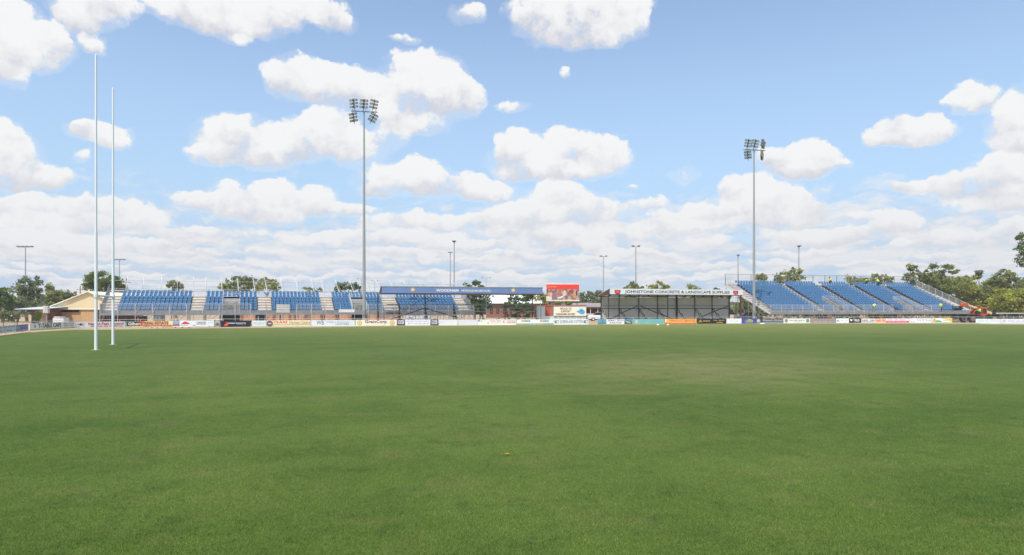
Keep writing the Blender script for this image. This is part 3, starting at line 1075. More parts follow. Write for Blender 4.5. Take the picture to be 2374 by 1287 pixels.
b.text('Namoi Pest Control', .26, .965, .42, .88, (196, 46, 52), .035).small(.31, .94, .12, .28, (90, 84, 88), 7)
b = Board(290.5, 332, 744.6, 758.2, 'dark board with white lettering between a green edge and a red corner', (120, 170, 150))
b.rect(.0, 1, .80, 1, (110, 128, 134)).poly([(.6, 1), (1, 1), (1, .1), (.9, .1), (.9, .8)], (222, 92, 70)).rect(.08, .90, .20, .84, (44, 42, 44)).text('Gilbert', .16, .88, .30, .80, (226, 214, 210), .03).rect(.36, 1, .0, .15, (222, 206, 110))
b = Board(333, 415.5, 744.0, 757.6, 'orange tan property board with brown letters and a sky picture at its end', (222, 160, 112))
b.rect(0, .74, .80, 1, (226, 190, 140)).text('REAL ESTATE', .02, .70, .40, .90, (104, 72, 52), .025).small(.02, .78, .10, .28, (120, 74, 46), 9).rect(.70, .82, .3, 1, (232, 222, 170), 'picture').rect(.82, .995, .45, 1, (148, 172, 216), 'picture').rect(.82, .995, .0, .44, (170, 122, 100), 'picture')
b = Board(416.5, 497, 743.2, 757.0, 'white machinery dealer board with a red mountain shape and grey letters', (222, 232, 238))
b.poly([(.03, .38), (.10, .70), (.16, .88), (.22, .74), (.32, .40)], (216, 58, 50), 'emblem').small(.02, .24, .10, .22, (110, 116, 120), 3).text('CASE IH', .49, .76, .52, .82, (84, 88, 94), .02, .25).rect(.49, .76, .36, .44, (190, 50, 46)).small(.38, .46, .18, .3, (110, 90, 120), 1).small(.82, .96, .62, .70, (170, 180, 188), 2)
b = Board(497.5, 511, 743.2, 756.8, 'small grey picture board beside the long navy board', (150, 150, 134))
b.rect(.12, .88, .5, .9, (170, 178, 184), 'picture').disc(.5, .38, .24, (110, 96, 80))
b = Board(512, 584, 743.4, 758.0, 'navy board with white lettering and a bright orange shape, slanted right end', (30, 34, 52), skew=.045)
b.poly([(.09, .18), (.16, .12), (.24, .30), (.25, .55), (.20, .80), (.17, .78), (.18, .55), (.12, .40)], (232, 88, 48), 'emblem').disc(.195, .62, .14, (238, 70, 48)).text('Davidson Cameron & Co', .25, .81, .50, .72, (226, 228, 232), .03).small(.52, .80, .30, .38, (150, 160, 176), 4)
b = Board(584.5, 617, 743.2, 756.4, 'pale board with two thin grey lines of print next to a dark round logo', (216, 230, 234))
b.small(.08, .96, .50, .64, (120, 146, 160), 3).small(.22, .86, .24, .34, (160, 178, 188), 4)
b = Board(618, 632.5, 742.8, 756.6, 'cream board filled by a dark round logo', (228, 214, 190))
b.disc(.5, .46, .50, (70, 60, 64)).disc(.5, .46, .34, (120, 108, 108)).small(.22, .80, .40, .56, (226, 220, 214), 1)
b = Board(633, 720.5, 742.6, 757.0, 'cream board with bold red and brown letters above a green band', (236, 224, 196))
b.text('CLAAS', .015, .38, .52, .90, (222, 48, 40), .04, .15).text('Harvest Centre', .43, .985, .44, .90, (176, 128, 84), .01).rect(.0, 1, .22, .42, (184, 204, 96)).rect(0, 1, 0, .20, (226, 214, 216))
b = Board(721.5, 823, 742.0, 756.0, 'pale blue white law firm board with a large grey monogram', (214, 226, 234))
b.text('WB', .12, .29, .20, .92, (96, 96, 110), .004).text('WEBB & BOLAND', .33, .86, .50, .84, (164, 180, 194), .0).text('LAWYERS', .56, .86, .22, .44, (120, 126, 136), .01)
b = Board(824, 920, 741.4, 755.0, 'cream board with a gold ring at each end of its large plum lettering', (240, 232, 212))
b.disc(.10, .48, .42, (180, 164, 100)).disc(.10, .48, .31, (232, 222, 180)).disc(.10, .48, .17, (196, 180, 120)).text('GrainCorp', .225, .755, .26, .96, (124, 96, 116), .025).disc(.885, .48, .42, (180, 164, 100)).disc(.885, .48, .31, (232, 222, 180)).disc(.885, .48, .17, (196, 180, 120))
for a_, b__, lab in ((921, 938.5, 'navy framed square logo board left of the insurance board'), (998, 1016, 'navy framed square logo board right of the insurance board')):
    b = Board(a_, b__, 741.0, 754.6, lab, (62, 62, 92))
    b.rect(.14, .86, .24, .86, (232, 234, 240)).text('MGA', .2, .8, .42, .80, (50, 50, 70), .03).small(.2, .8, .28, .36, (60, 60, 90), 1)
b = Board(939, 997.5, 741.0, 754.4, 'white insurance board with two faint grey lines of lettering', (230, 234, 242))
b.text('INSURANCE MADE SIMPLE', .07, .93, .58, .78, (160, 168, 182), .0).small(.12, .93, .22, .38, (170, 178, 190), 6)
b = Board(1017, 1061, 741.0, 754.4, 'almost blank white board right of the second navy framed logo', (226, 230, 232)); b.small(.06, .24, .52, .66, (196, 206, 214), 1)
b = Board(1062, 1106.5, 741.0, 754.0, 'blank off white board', (218, 224, 228)); b.small(.66, .9, .5, .56, (206, 212, 216), 2)
b = Board(1107, 1196.5, 740.8, 753.6, 'white board with a blue and green flower mark and pale red lettering', (236, 240, 234))
b.disc(.035, .80, .18, (120, 130, 196)).disc(.095, .74, .14, (190, 206, 110)).small(.24, .30, .3, .5, (220, 130, 130), 1).small(.33, .60, .66, .84, (222, 134, 128), 2).small(.36, .56, .36, .44, (150, 170, 120), 3).disc(.68, .6, .22, (226, 150, 150)).disc(.69, .56, .12, (240, 240, 240)).text('TOYOTA', .75, .985, .66, .86, (222, 120, 118), .01).small(.75, .985, .42, .56, (222, 130, 128), 1)
b = Board(1197.5, 1282.5, 740.6, 752.6, 'white board with two orange and grey tags above a sea green base strip', (238, 242, 242))
b.rect(.13, .36, .52, .88, (206, 170, 100)).rect(.22, .36, .52, .88, (140, 156, 160)).small(.145, .35, .62, .78, (230, 226, 210), 2).rect(.63, .87, .52, .88, (208, 166, 110)).rect(.73, .87, .52, .88, (160, 172, 176)).small(.645, .86, .62, .78, (230, 226, 210), 2).rect(0, 1, 0, .22, (110, 166, 152)).small(.34, .70, .06, .17, (200, 224, 220), 4)
b = Board(1283.5, 1364, 740.4, 752.4, 'white board with tall slate lettering between two small cotton boll marks', (238, 242, 244))
for u in (.02, .86):
    b.rect(u, u + .12, .24, .80, (124, 140, 150), 'emblem').disc(u + .085, .5, .20, (228, 234, 238))
b.text('QUEENSLAND COTTON', .17, .84, .18, .84, (96, 112, 126), .0)
b = Board(1385.5, 1405, 740.2, 751.8, 'blue sky picture board with a small aircraft at the gap beside the dark shed', (92, 168, 200))
b.rect(0, 1, 0, .38, (120, 130, 128), 'picture').disc(.55, .62, .12, (40, 90, 140))
b = Board(1405.5, 1447, 740.0, 751.4, 'white aviation board with two lines of dark slanted capitals', (238, 242, 246))
b.text('SPRAY TECH', .08, .96, .54, .92, (90, 96, 110), .02, .2).text('AVIATION', .16, .86, .10, .44, (96, 104, 116), .02, .2)
b = Board(1447.5, 1465, 740.0, 751.4, 'picture board of a yellow crop plane over dark blue ground', (110, 150, 200))
b.rect(0, 1, 0, .5, (60, 84, 110), 'picture').poly([(.1, .66), (.5, .5), (.95, .2), (.6, .16), (.2, .4)], (200, 196, 70), 'picture').small(.1, .8, .72, .86, (60, 70, 160), 2)
b = Board(1465.5, 1540, 739.6, 751.0, 'plain teal board with a faded peach flower', (124, 186, 184))
for k in range(5):
    b.disc(.125 + .022 * math.cos(k * 1.257 + .3), .5 + .22 * math.sin(k * 1.257 + .3), .17, (216, 200, 176))
b.small(.22, .40, .42, .52, (144, 182, 178), 2).small(.62, .86, .42, .52, (140, 176, 186), 2)
b = Board(1540.8, 1614, 739.2, 750.8, 'orange yellow services board with red letters and a red lower band', (244, 188, 84))
b.rect(0, .05, .3, 1, (240, 232, 150)).text('TAPSCOTT SERVICES', .13, .96, .42, .86, (222, 96, 40), .02).rect(0, 1, .12, .28, (240, 140, 120)).rect(0, 1, 0, .11, (196, 52, 40)).small(.2, .9, .15, .25, (250, 210, 190), 7)
b = Board(1616, 1683, 739.4, 751.2, 'black board with a yellow triangle and yellow print', (36, 38, 40))
b.poly([(.045, .36), (.165, .36), (.105, .86)], (214, 186, 70), 'emblem').poly([(.08, .44), (.13, .44), (.105, .66)], (36, 38, 40), 'emblem').small(.19, .44, .48, .72, (214, 180, 80), 1).small(.56, .94, .60, .80, (196, 160, 84), 2).small(.66, .88, .20, .40, (206, 176, 96), 1)
b = Board(1684, 1718.5, 738.6, 749.6, 'short plain white board with thin grey print beside the purple board', (232, 240, 244))
b.small(.2, .8, .44, .54, (150, 160, 170), 2).disc(.52, .8, .06, (170, 180, 190)).small(.54, .66, .2, .26, (180, 190, 200), 1)
b = Board(1719, 1751.5, 738.6, 750.4, 'violet blue board with a lime green burst', (76, 80, 168))
b.disc(.30, .56, .28, (110, 124, 150)).poly([(.36, .4), (.80, .4), (.80, .62), (.6, .88), (.42, .78)], (196, 206, 70), 'emblem').rect(.24, .8, .12, .30, (130, 140, 170)).small(.42, .76, .5, .66, (80, 110, 70), 1)
b = Board(1752, 1815, 738.6, 750.6, 'dark kitchen shop board with pale lettering and a round picture', (70, 76, 92))
b.disc(.09, .56, .44, (140, 150, 160)).disc(.09, .56, .30, (206, 190, 188)).text("Watson's Kitchen", .24, .985, .46, .86, (212, 200, 176), .02).rect(.24, 1, .18, .30, (120, 176, 200)).rect(0, 1, 0, .16, (130, 140, 156))
b = Board(1816, 1878, 738.4, 749.0, 'white board with a green round crest at each end', (232, 236, 230))
for u in (.10, .90):
    b.disc(u, .52, .40, (110, 146, 116)).disc(u, .52, .26, (150, 172, 150)).disc(u, .50, .12, (90, 120, 100))
b.small(.22, .78, .52, .70, (104, 140, 120), 4).small(.40, .62, .24, .34, (150, 170, 160), 3)
b = Board(1879, 1937.5, 738.4, 749.0, 'grey board with washed out red lettering', (148, 146, 148))
b.small(.04, .92, .52, .78, (196, 118, 100), 3).small(.12, .82, .16, .34, (184, 186, 188), 4)
b = Board(1938, 1967.5, 738.2, 748.8, 'pale white board with one small dark mark left of the black yield board', (228, 236, 242))
b.small(.06, .24, .30, .68, (96, 104, 116), 1).small(.40, .92, .50, .68, (180, 190, 204), 2).small(.52, .86, .18, .26, (196, 206, 214), 2)
b = Board(1968, 1996, 738.2, 748.8, 'black board with a white heart shape and bold white capitals', (50, 46, 52))
b.poly([(.07, .64), (.13, .86), (.18, .72), (.23, .86), (.29, .64), (.18, .34)], (234, 236, 238), 'emblem').text('YIELD', .36, .86, .36, .82, (230, 236, 238), .03).small(.34, .94, .12, .20, (190, 190, 196), 4)
b = Board(1996.6, 2029.5, 738.6, 748.6, 'cream board with purple letters over a blue band', (226, 222, 208))
b.small(.08, .96, .46, .84, (136, 100, 160), 2).rect(.06, .9, .16, .36, (140, 170, 186))
b = Board(2030, 2052.5, 738.6, 748.6, 'cream board crowded with orange red lettering', (236, 206, 176))
b.small(.06, .96, .24, .84, (226, 100, 70), 2)
b = Board(2053, 2107.5, 738.4, 748.4, 'white board with a rounded crimson bar along its lower half', (238, 228, 232))
b.small(.08, .84, .58, .82, (206, 140, 170), 3).poly([(.02, .06), (.98, .06), (1., .2), (.96, .44), (.04, .44), (0, .3)], (206, 74, 96)).small(.08, .90, .16, .32, (240, 190, 200), 4)
b = Board(2108, 2160, 738.0, 748.4, 'white rural supplies board with soft grey serif letters', (226, 232, 236))
b.small(.05, .24, .14, .30, (130, 136, 150), 2).small(.08, .14, .62, .76, (160, 170, 176), 1).text('B & W Rural', .34, .97, .36, .84, (160, 164, 186), .01)
b = Board(2160.6, 2207, 737.6, 748.2, 'white board with orange figure, green swoosh and yellow corner', (228, 234, 224))
b.poly([(.02, .1), (.20, .1), (.16, .9), (.06, .9)], (232, 170, 70), 'emblem').poly([(.16, .10), (.46, .10), (.5, .3), (.36, .52), (.18, .5)], (70, 176, 130), 'emblem').poly([(.45, .96), (1, .96), (1, .3), (.94, .3), (.8, .62)], (240, 190, 60)).poly([(.48, .06), (.9, .3), (1, .28), (1, .16), (.6, .06)], (200, 220, 110)).small(.56, .92, .44, .54, (120, 150, 120), 3)
b = Board(2261.5, 2320, 739.2, 750.0, 'washed out pale green white board in front of the orange telehandler', (208, 222, 222))
b.small(.12, .5, .5, .7, (184, 202, 210), 3).small(.60, .96, .5, .66, (176, 192, 204), 2).rect(.6, .82, .94, 1.0, (220, 220, 140))
b = Board(2320.6, 2440, 739.6, 750.4, 'pale board with faint blue print at the right edge of the photo', (212, 222, 234))
b.small(.03, .09, .3, .8, (170, 176, 190), 1).text('n', .0, .02, .2, .4, (190, 196, 206)).small(.14, .60, .44, .66, (160, 178, 208), 4).small(.2, .52, .18, .28, (176, 192, 214), 4)

# fence: rails and posts behind the boards
fe = root('boundary_fence', fgnd(0), 0, 'low galvanised pipe rail fence carrying the advertising boards round the field', 'fence')
O_ = fe.location
ps = []
px = -85
while px < 2440:
    ps.append(px); w0 = fgnd(px); px += 2.4 / max(.5, (fgnd(px + 10) - w0).length) * 10
m = MB()
for a_, b__ in zip(ps, ps[1:]):
    A, B = fgnd(a_) - O_, fgnd(b__) - O_
    for zz in (.97, .12): m.tube(A + Vector((0, 0, zz)), B + Vector((0, 0, zz)), .024, n=5)
m.build('rail', ALU, fe)
for p in ps:
    A = fgnd(p) - O_
    m = MB(); m.tube(A, A + Vector((0, 0, 1.0)), .03, n=6); m.build('post', ALU, fe)
# open mesh stretch between two boards at the right
m = MB()
A, B = fgnd(2208) - O_, fgnd(2261) - O_
for i in range(70):
    t = i / 69; P_ = A.lerp(B, t); m.tube(P_, P_ + Vector((0, 0, .95)), .006, n=3, cap=False)
for i in range(14): m.tube(A + Vector((0, 0, .1 + .065 * i)), B + Vector((0, 0, .1 + .065 * i)), .005, n=3, cap=False)
m.build('wire_mesh', BLACKS, fe)

# ================================================================== GOAL POSTS
A = Vector((WX(222.5, 37.6), 37.6, 0)); B = Vector((WX(262, 43.05), 43.05, 0))
gr = root('goal_posts', A, math.atan2(B.y - A.y, B.x - A.x), 'tall white rugby goal posts with a crossbar standing on the turf', 'goal posts')
L_ = (B - A).length
for xx, top in ((0, 16.25), (L_, 16.15)):
    m = MB()
    m.tube((xx, 0, 0), (xx, 0, 6.5), .082, .074, n=24, cap=False); m.tube((xx, 0, 6.48), (xx, 0, top), .060, .052, n=24, cap=False)
    m.tube((xx, 0, top - .01), (xx, 0, top + .05), .052, .02, n=24, cap=False)
    up = m.build('upright', POSTW, gr, smooth=True)
    m = MB(); m.tube((xx, 0, 2.90), (xx, 0, 3.14), .115, n=14); m.build('clamp', POSTW, up)
m = MB(); m.tube((.08, 0, 3.02), (L_ - .08, 0, 3.02), .055, n=12); m.build('crossbar', POSTW, gr)
for xx in (0, L_):
    m = MB(); m.tube((xx, 0, .006), (xx, 0, .02), .24, n=14); m.build('base_plate', flat((150, 152, 104)), gr)

# ================================================================== FLOODLIGHT MASTS
LAMPB = mat('lamp_body_grey', (104, 110, 110), .5, .2, .1, 3.0)
LAMPG = mat('lamp_glass', (186, 188, 184), .15, 0, .05, 3.0, spec=.8)


def lamp_bar(parent, x0, z0, yaw, tilt, roll):
    """a vertical bar with six lamps, hung at (x0, z0)"""
    br = bpy.data.objects.new('lamp_bar', None)
    m = MB()
    R = Matrix.Rotation(yaw, 4, 'Z') @ Matrix.Rotation(-roll, 4, 'Y')
    m.box(-.07, .07, -.06, .06, -.62, .62)
    m.tube((0, 0, -.62), (0, 0, -.9), .03, n=5)
    o = m.build('lamp_bar', BLACKS, parent)
    o.matrix_local = Matrix.Translation((x0, -.3, z0)) @ R
    for k in range(3):
        for sx in (-1, 1):
            m = MB()
            zz = .42 - k * .42
            m.tube((0, 0, 0), (-sx * .22, 0, 0), .02, n=4)
            pts_ = [(-.19, -.13), (.19, -.13), (.22, .0), (.17, .14), (-.17, .14), (-.22, 0)]
            m.prism(pts_, -.20, .10)
            l = m.build('lamp', LAMPB, o, bevel=.012)
            l.location = (sx * .30, -.05, zz); l.rotation_euler = (tilt, 0, 0)
            m = MB(); m.box(-.14, .14, -.205, -.203, -.09, .10); g_ = m.build('lamp_glass', LAMPG, l)
    return o


def mast(px, Y, ytop, label, bars, zr):
    base = Vector((WX(px, Y), Y, 0))
    r = root('floodlight_mast', base, 0, label, 'floodlight mast', 'floodlight masts beside the stands')
    zt_ = WZ(ytop, Y)
    m = MB()
    m.tube((0, 0, 0), (0, 0, zt_ * .5), .225, .16, n=14); m.tube((0, 0, zt_ * .5), (0, 0, zt_), .16, .095, n=14)
    m.build('pole', GALV, r, smooth=False)
    m = MB(); m.tube((0, 0, 0), (0, 0, .06), .42, n=10)
    for k in range(6): m.tube((.34 * math.cos(k * 1.047), .34 * math.sin(k * 1.047), .06), (.34 * math.cos(k * 1.047), .34 * math.sin(k * 1.047), .16), .025, n=5)
    m.build('base_flange', GALV, r)
    m = MB()
    m.beam((-1.68, -.05, zt_ + .06), (1.68, .05, zt_ - .06), .10, .13)
    for (bx, bz, yaw, tilt, roll) in bars:
        for d in (-.18, .18):
            m.tube((bx + d, -.05, zt_), (bx + d, -.28, zt_ + (.28 if bz > 0 else -.2)), .022, n=4)
    m.build('crossarm', GALV, r)
    for (bx, bz, yaw, tilt, roll) in bars:
        lamp_bar(r, bx, zt_ + bz, yaw, tilt, roll)
    m = MB(); m.box(-.15, .15, -.36, -.2, 1.4, 2.0); m.build('control_box', ALUD, r)
    return r


mast(844, 87.3, 259, 'tall grey floodlight mast in front of the long left stand', [
    (-1.22, .95, math.radians(-10), .35, .066), (0.05, .9, 0.0, .35, -.07), (1.32, .85, math.radians(12), .35, -.19),
    (-1.28, -.82, math.radians(-5), .45, .16), (1.22, -.85, math.radians(20), .45, -.48)], 0)
mast(1748, 101.5, 348, 'tall grey floodlight mast in front of the right stand', [
    (-.98, .92, math.radians(-8), .35, -.17), (.04, .88, math.radians(-8), .35, -.22), (1.15, .85, math.radians(48), .35, -.42),
    (-1.05, -.78, math.radians(0), .45, .12), (.98, -.85, math.radians(62), .5, -.58)], 0)


def far_pole(px, ytop, arm, label, ht=15.0):
    Y = (ht - H) * F / (HY - ytop)
    r = root('light_pole', (WX(px, Y), Y, 0), 0, label, 'light pole', 'slim light poles beyond the ground')
    m = MB(); m.tube((0, 0, 0), (0, 0, ht), .17, .09, n=8); m.build('pole', GALV, r)
    w = arm / F * Y / 2
    if w > 0:
        m = MB(); m.tube((-w, 0, ht - .1), (w, 0, ht - .1), .06, n=5); m.build('crossarm', GALV, r)
    n = 4 if arm > 24 else 2
    for k in range(n):
        xx = (-w + .2) + (2 * w - .4) * k / (n - 1) if w > 0 else (k - .5) * .5
        m = MB(); m.prism([(-.32, 0), (.32, 0), (.24, .16), (-.24, .16)], -.3, .2); o = m.build('lamp', LAMPB, r, bevel=.02); o.location = (xx, -.1, ht - .02)


far_pole(59, 572, 36, 'slim light pole with a wide flat head above the trees at the far left')
far_pole(277, 602, 27, 'slim light pole rising behind the round dark tree')
far_pole(838, 646, 20, 'short far light pole half hidden by the near floodlight mast')
far_pole(869, 651, 16, 'short far light pole just right of the near floodlight mast')
far_pole(1044, 586, 0, 'thin pole, shorter of the pair above the blue shelter')
far_pole(1053, 560, 7, 'thin pole, taller of the pair above the blue shelter')
far_pole(1127, 644, 20, 'short far light pole above the right half of the blue shelter')
far_pole(1399, 594, 17, 'slim light pole above the left end of the dark shed')
far_pole(1474, 571, 18, 'slim light pole with drooping twin lamps above the dark shed')
far_pole(1711, 592, 5, 'thin light pole at the left end of the right stand')
far_pole(1852, 571, 7, 'slim light pole above the middle of the right stand')


def power_pole(px, ytop, Y, arm, label):
    h = WZ(ytop, Y)
    r = root('power_pole', (WX(px, Y), Y, 0), .2, label, 'power pole', 'timber power poles behind the ground')
    m = MB(); m.tube((0, 0, 0), (0, 0, h), .2, .13, n=8); m.build('pole', TIMBER, r)
    m = MB(); m.beam((-arm, 0, h - .9), (arm, 0, h - .9), .12, .16); m.build('crossarm', TIMBER, r)
    for k in (-.9, -.35, .35, .9):
        m = MB(); m.tube((k * arm, 0, h - .82), (k * arm, 0, h - .58), .05, n=6); m.build('insulator', WHITE, r)


power_pole(186, 664, 190, 1.0, 'timber power pole above the cream gable roof')
power_pole(293, 645, 150, .9, 'thick brown timber pole just right of the goal posts')
power_pole(425, 660, 190, .3, 'short brown pole beside the small tree behind the left stand')

# ================================================================== BLUE SHELTER (in front of the left stand)
BL = Frame(885, 88.5, 14)
x = BL.x
bl = root('spectator_shelter', BL.O, BL.t, 'long open shelter with a blue sign fascia over old stepped benches', 'shelter')
X1 = x(1257)
D_ = 3.6
zf1 = BL.z(885, 664, 0); zf0 = BL.z(885, 679.5, 0); zb = BL.z(875, 681.5, D_)
m = MB()
m.add([(-.15, -.1, zf1 + .02), (X1 + .1, -.1, zf1 + .02), (X1 + .1, D_ + .3, zb), (-.15, D_ + .3, zb),
       (-.15, -.1, zf1 - .04), (X1 + .1, -.1, zf1 - .04), (X1 + .1, D_ + .3, zb - .06), (-.15, D_ + .3, zb - .06)],
      [(0, 1, 2, 3), (7, 6, 5, 4), (0, 4, 5, 1), (1, 5, 6, 2), (2, 6, 7, 3), (3, 7, 4, 0)])
m.build('roof', ALUD, bl)
BLUEF = mat('blue_fascia_paint', (112, 136, 184), .45, 0, .07, .5)
m = MB(); m.box(0, X1, -.16, -.11, zf0, zf1 - .12); m.build('fascia_sign', BLUEF, bl)
m = MB(); m.box(-.05, X1 + .05, -.18, -.09, zf1 - .11, zf1 + .03); m.build('gutter', ALUD, bl)
m = MB(); m.box(0, X1, -.12, -.04, zf0 - .16, zf0 - .01); m.build('edge_beam', BROWNS, bl)
m = MB(); m.add([(-.05, -.1, zf0), (-.05, -.1, zf1), (-.05, D_, zb), ], [(0, 1, 2)]); m.build('end_gusset', BROWNS, bl)


def on(px): return x(px, -.2)


def zz_(py): return BL.z(1000, py, -.2)
m = MB(); put_text(m, 'WOODHAM', on(1011), on(1063), zz_(676.5), zz_(669.8), -.168, .035); m.build('lettering', WHITE, bl)
m = MB(); put_text(m, 'PETROLEUM SERVICES', on(1070), on(1137), zz_(675.8), zz_(671.2), -.168, .02); m.build('lettering', WHITE, bl)
for p in (957, 1190):
    m = MB(); cx_ = on(p); cz = zz_(672.6)
    m.prism([(cx_ - .32, cz), (cx_ - .22, cz + .26), (cx_, cz + .32), (cx_ + .22, cz + .26), (cx_ + .32, cz), (cx_ + .18, cz - .22), (cx_ - .18, cz - .22)], -.175, -.163)
    e = m.build('emblem', flat((196, 170, 130)), bl)
    m = MB(); m.prism([(cx_ - .16, cz - .06), (cx_ - .1, cz + .14), (cx_ + .1, cz + .14), (cx_ + .16, cz - .06)], -.181, -.176); m.build('emblem_centre', flat((240, 228, 196)), e)
# posts
back = [876, 925.5, 985.5, 1052, 1113, 1171, 1234]
for p in back:
    xx = x(p, D_ - .3)
    m = MB(); m.box(xx - .07, xx + .07, D_ - .35, D_ - .23, 0, zb + .02 if p in (876, 985.5, 1113, 1234) else 2.9)
    m.build('back_post', BLACKS, bl)
for p in (883.5, 996.5, 1127.5, 1253):
    xx = x(p, .05)
    m = MB(); m.tube((xx, .05, 0), (xx, .05, zf0), .045, n=6); m.build('front_post', ALUD, bl)
# stepped bench frames and planks
for p in back:
    xx = x(p, D_ - .6)
    m = MB(); pts_ = []
    for k in range(4):
        y_ = D_ - .6 - k * .72; z_ = 2.35 - k * .50
        m.beam((xx, y_, z_), (xx, y_ - .66, z_), .08, .09)
        m.beam((xx, y_ - .66, z_ + .0), (xx, y_ - .72, z_ - .5), .08, .09)
        m.beam((xx, y_ - .1, z_), (xx, y_ - .1, max(z_ - .5, .1)), .07, .07)
    m.beam((xx, D_ - .6, 1.9), (xx, .1, .1), .07, .1)
    m.build('bench_frame', BLACKS, bl)
for k, (yy, py) in enumerate(((D_ - .7, 706.3), (D_ - 1.4, 714.3), (D_ - 2.1, 722.3), (D_ - 2.8, 730.3))):
    z_ = WZ(py, BL.w(x(1060, yy), yy).y)
    m = MB()
    x_l = x(897 if k == 0 else (880 if k == 3 else 892), yy)
    m.box(x_l, x(1240 if k < 3 else 1060, yy), yy - .13, yy + .13, z_ - .07, z_ + (.06 if k in (0, 3) else .02))
    m.build('bench_plank', ALUD, bl)
m = MB()
for p in (914, 964, 1007, 1040, 1074, 1100):
    xx = x(p, .4); m.tube((xx, .4, 0), (xx, .4, WZ(711, 90)), .035, n=5)
m.build('prop_row', ALUD, bl)['kind'] = 'stuff'


def brace(fr, rt, pa, ya, pb, yb_, ly, r=.05, mt=BLACKS):
    a = fr.w(fr.x(pa, ly), ly); b_ = fr.w(fr.x(pb, ly), ly)
    m = MB(); m.beam((fr.x(pa, ly), ly, WZ(ya, a.y)), (fr.x(pb, ly), ly, WZ(yb_, b_.y)), r * 2, r * 2.4); m.build('brace', mt, rt)


brace(BL, bl, 905, 741, 985, 714.5, 1.2); brace(BL, bl, 985, 714.5, 1062, 737, 1.2)
brace(BL, bl, 1150, 740, 1238, 714.5, 1.2, .04)

# ================================================================== DARK SHED with the white sign
JS = Frame(1413, 96, 18)
x = JS.x
js = root('covered_stand', JS.O, JS.t, 'dark steel open fronted shed with grey sheet back wall and a white sign fascia', 'shed')
X1 = x(1721); D_ = 3.4
zf1 = JS.z(1413, 669.6); zf0 = JS.z(1413, 682.2); zb = JS.z(1392, 684.5, D_)
m = MB()
m.add([(-.1, -.1, zf1 + .03), (X1 + .1, -.1, zf1 + .03), (X1 + .1, D_ + .2, zb), (-.1, D_ + .2, zb),
       (-.1, -.1, zf1 - .03), (X1 + .1, -.1, zf1 - .03), (X1 + .1, D_ + .2, zb - .06), (-.1, D_ + .2, zb - .06)],
      [(0, 1, 2, 3), (7, 6, 5, 4), (0, 4, 5, 1), (1, 5, 6, 2), (2, 6, 7, 3), (3, 7, 4, 0)])
m.build('roof', CORR, js)
m = MB()
k = 14
for i in range(k + 1):
    xx = X1 * i / k; m.beam((xx, -.05, zf1 - .12), (xx, D_, zb - .12), .07, .12)
m.beam((0, -.05, zf0 - .06), (X1, -.05, zf0 - .06), .10, .10)
m.beam((0, D_, zb - .16), (X1, D_, zb - .16), .10, .14)
m.build('roof_frame', BLACKS, js)
m = MB(); m.add([(-.08, -.08, zf0), (-.08, -.08, zf1), (-.08, D_, zb), (-.08, D_, zb - .14)], [(0, 1, 2, 3)]); m.build('end_panel', BROWNS, js)
m = MB(); m.box(0, X1, -.16, -.11, zf0, zf1 - .02); m.build('fascia_sign', flat((226, 230, 232)), js)


def jx(px): return x(px, -.2)


def jz(px, py): return JS.z(px, py, -.2)
m = MB(); put_text(m, 'JOHNSTONE CONCRETE & LANDSCAPE SUPPLIES', jx(1449), jx(1692), jz(1560, 682.2), jz(1560, 673.6), -.168, .022); m.build('lettering', flat((86, 62, 66)), js)
for p in (1432, 1706):
    m = MB(); cx_ = jx(p); cz = jz(p, 677.2 + (p > 1600) * 1.6)
    m.prism([(cx_ - .46, cz + .30), (cx_ + .46, cz + .30), (cx_ + .46, cz + .05), (cx_ + .34, cz - .28), (cx_ - .3, cz - .28), (cx_ - .46, cz)], -.175, -.163)
    e = m.build('emblem', flat((190, 52, 44)), js)
    m = MB(); m.prism([(cx_ - .30, cz + .1), (cx_ - .1, cz + .22), (cx_ + .2, cz + .12), (cx_ + .3, cz - .12), (cx_ - .2, cz - .1)], -.182, -.176); m.build('emblem_centre', flat((224, 110, 90)), e)
xa = x(1394, D_); xb_ = x(1691, D_)
m = MB(); m.box(xa, xb_, D_ - .03, D_ + .03, .1, JS.z(1394, 689, D_)); m.build('back_wall', CORR, js)
for (p, yy, r_, top, mt) in ((1411, .0, .055, 0, BLACKS), (1548, .0, .06, 0, BLACKS), (1717, .0, .10, 0, BROWNS),
                             (1393.5, D_ - .15, .06, 1, BLACKS), (1435.5, D_ - .15, .045, 1, BLACKS), (1481, D_ - .15, .045, 1, BLACKS), (1524.5, D_ - .15, .045, 1, BLACKS),
                             (1569, D_ - .15, .11, 1, BLACKS), (1611, D_ - .15, .045, 1, BLACKS), (1651, D_ - .15, .045, 1, BLACKS), (1691, D_ - .15, .06, 1, BLACKS)):
    xx = x(p, yy); m = MB(); m.box(xx - r_, xx + r_, yy - r_, yy + r_, 0, zf0 - .05 if not top else zb - .1); m.build('steel_post', mt, js)
for yy, py in ((D_ - .25, 708.3), (D_ - .25, 715.2)):
    m = MB(); z_ = JS.z(1540, py, yy); m.box(xa, xb_, yy, yy + .08, z_ - .05, z_ + .04); m.build('girt', BLACKS if py > 710 else ALUD, js)
for p in (1394, 1435.5, 1481, 1524.5, 1569, 1611, 1651, 1691):
    xx = x(p, D_ - .5); m = MB()
    for k in range(3):
        y_ = D_ - .5 - k * .95; z_ = 2.05 - k * .62
        m.beam((xx, y_, z_), (xx, y_ - .55, z_ - .02), .08, .08)
        m.beam((xx, y_ - .5, z_), (xx, y_ - .95, z_ - .60), .08, .09)
        m.beam((xx, y_ - .05, z_), (xx, y_ - .40, z_ - .52), .06, .06)
    m.build('bench_bracket', BLACKS, js)
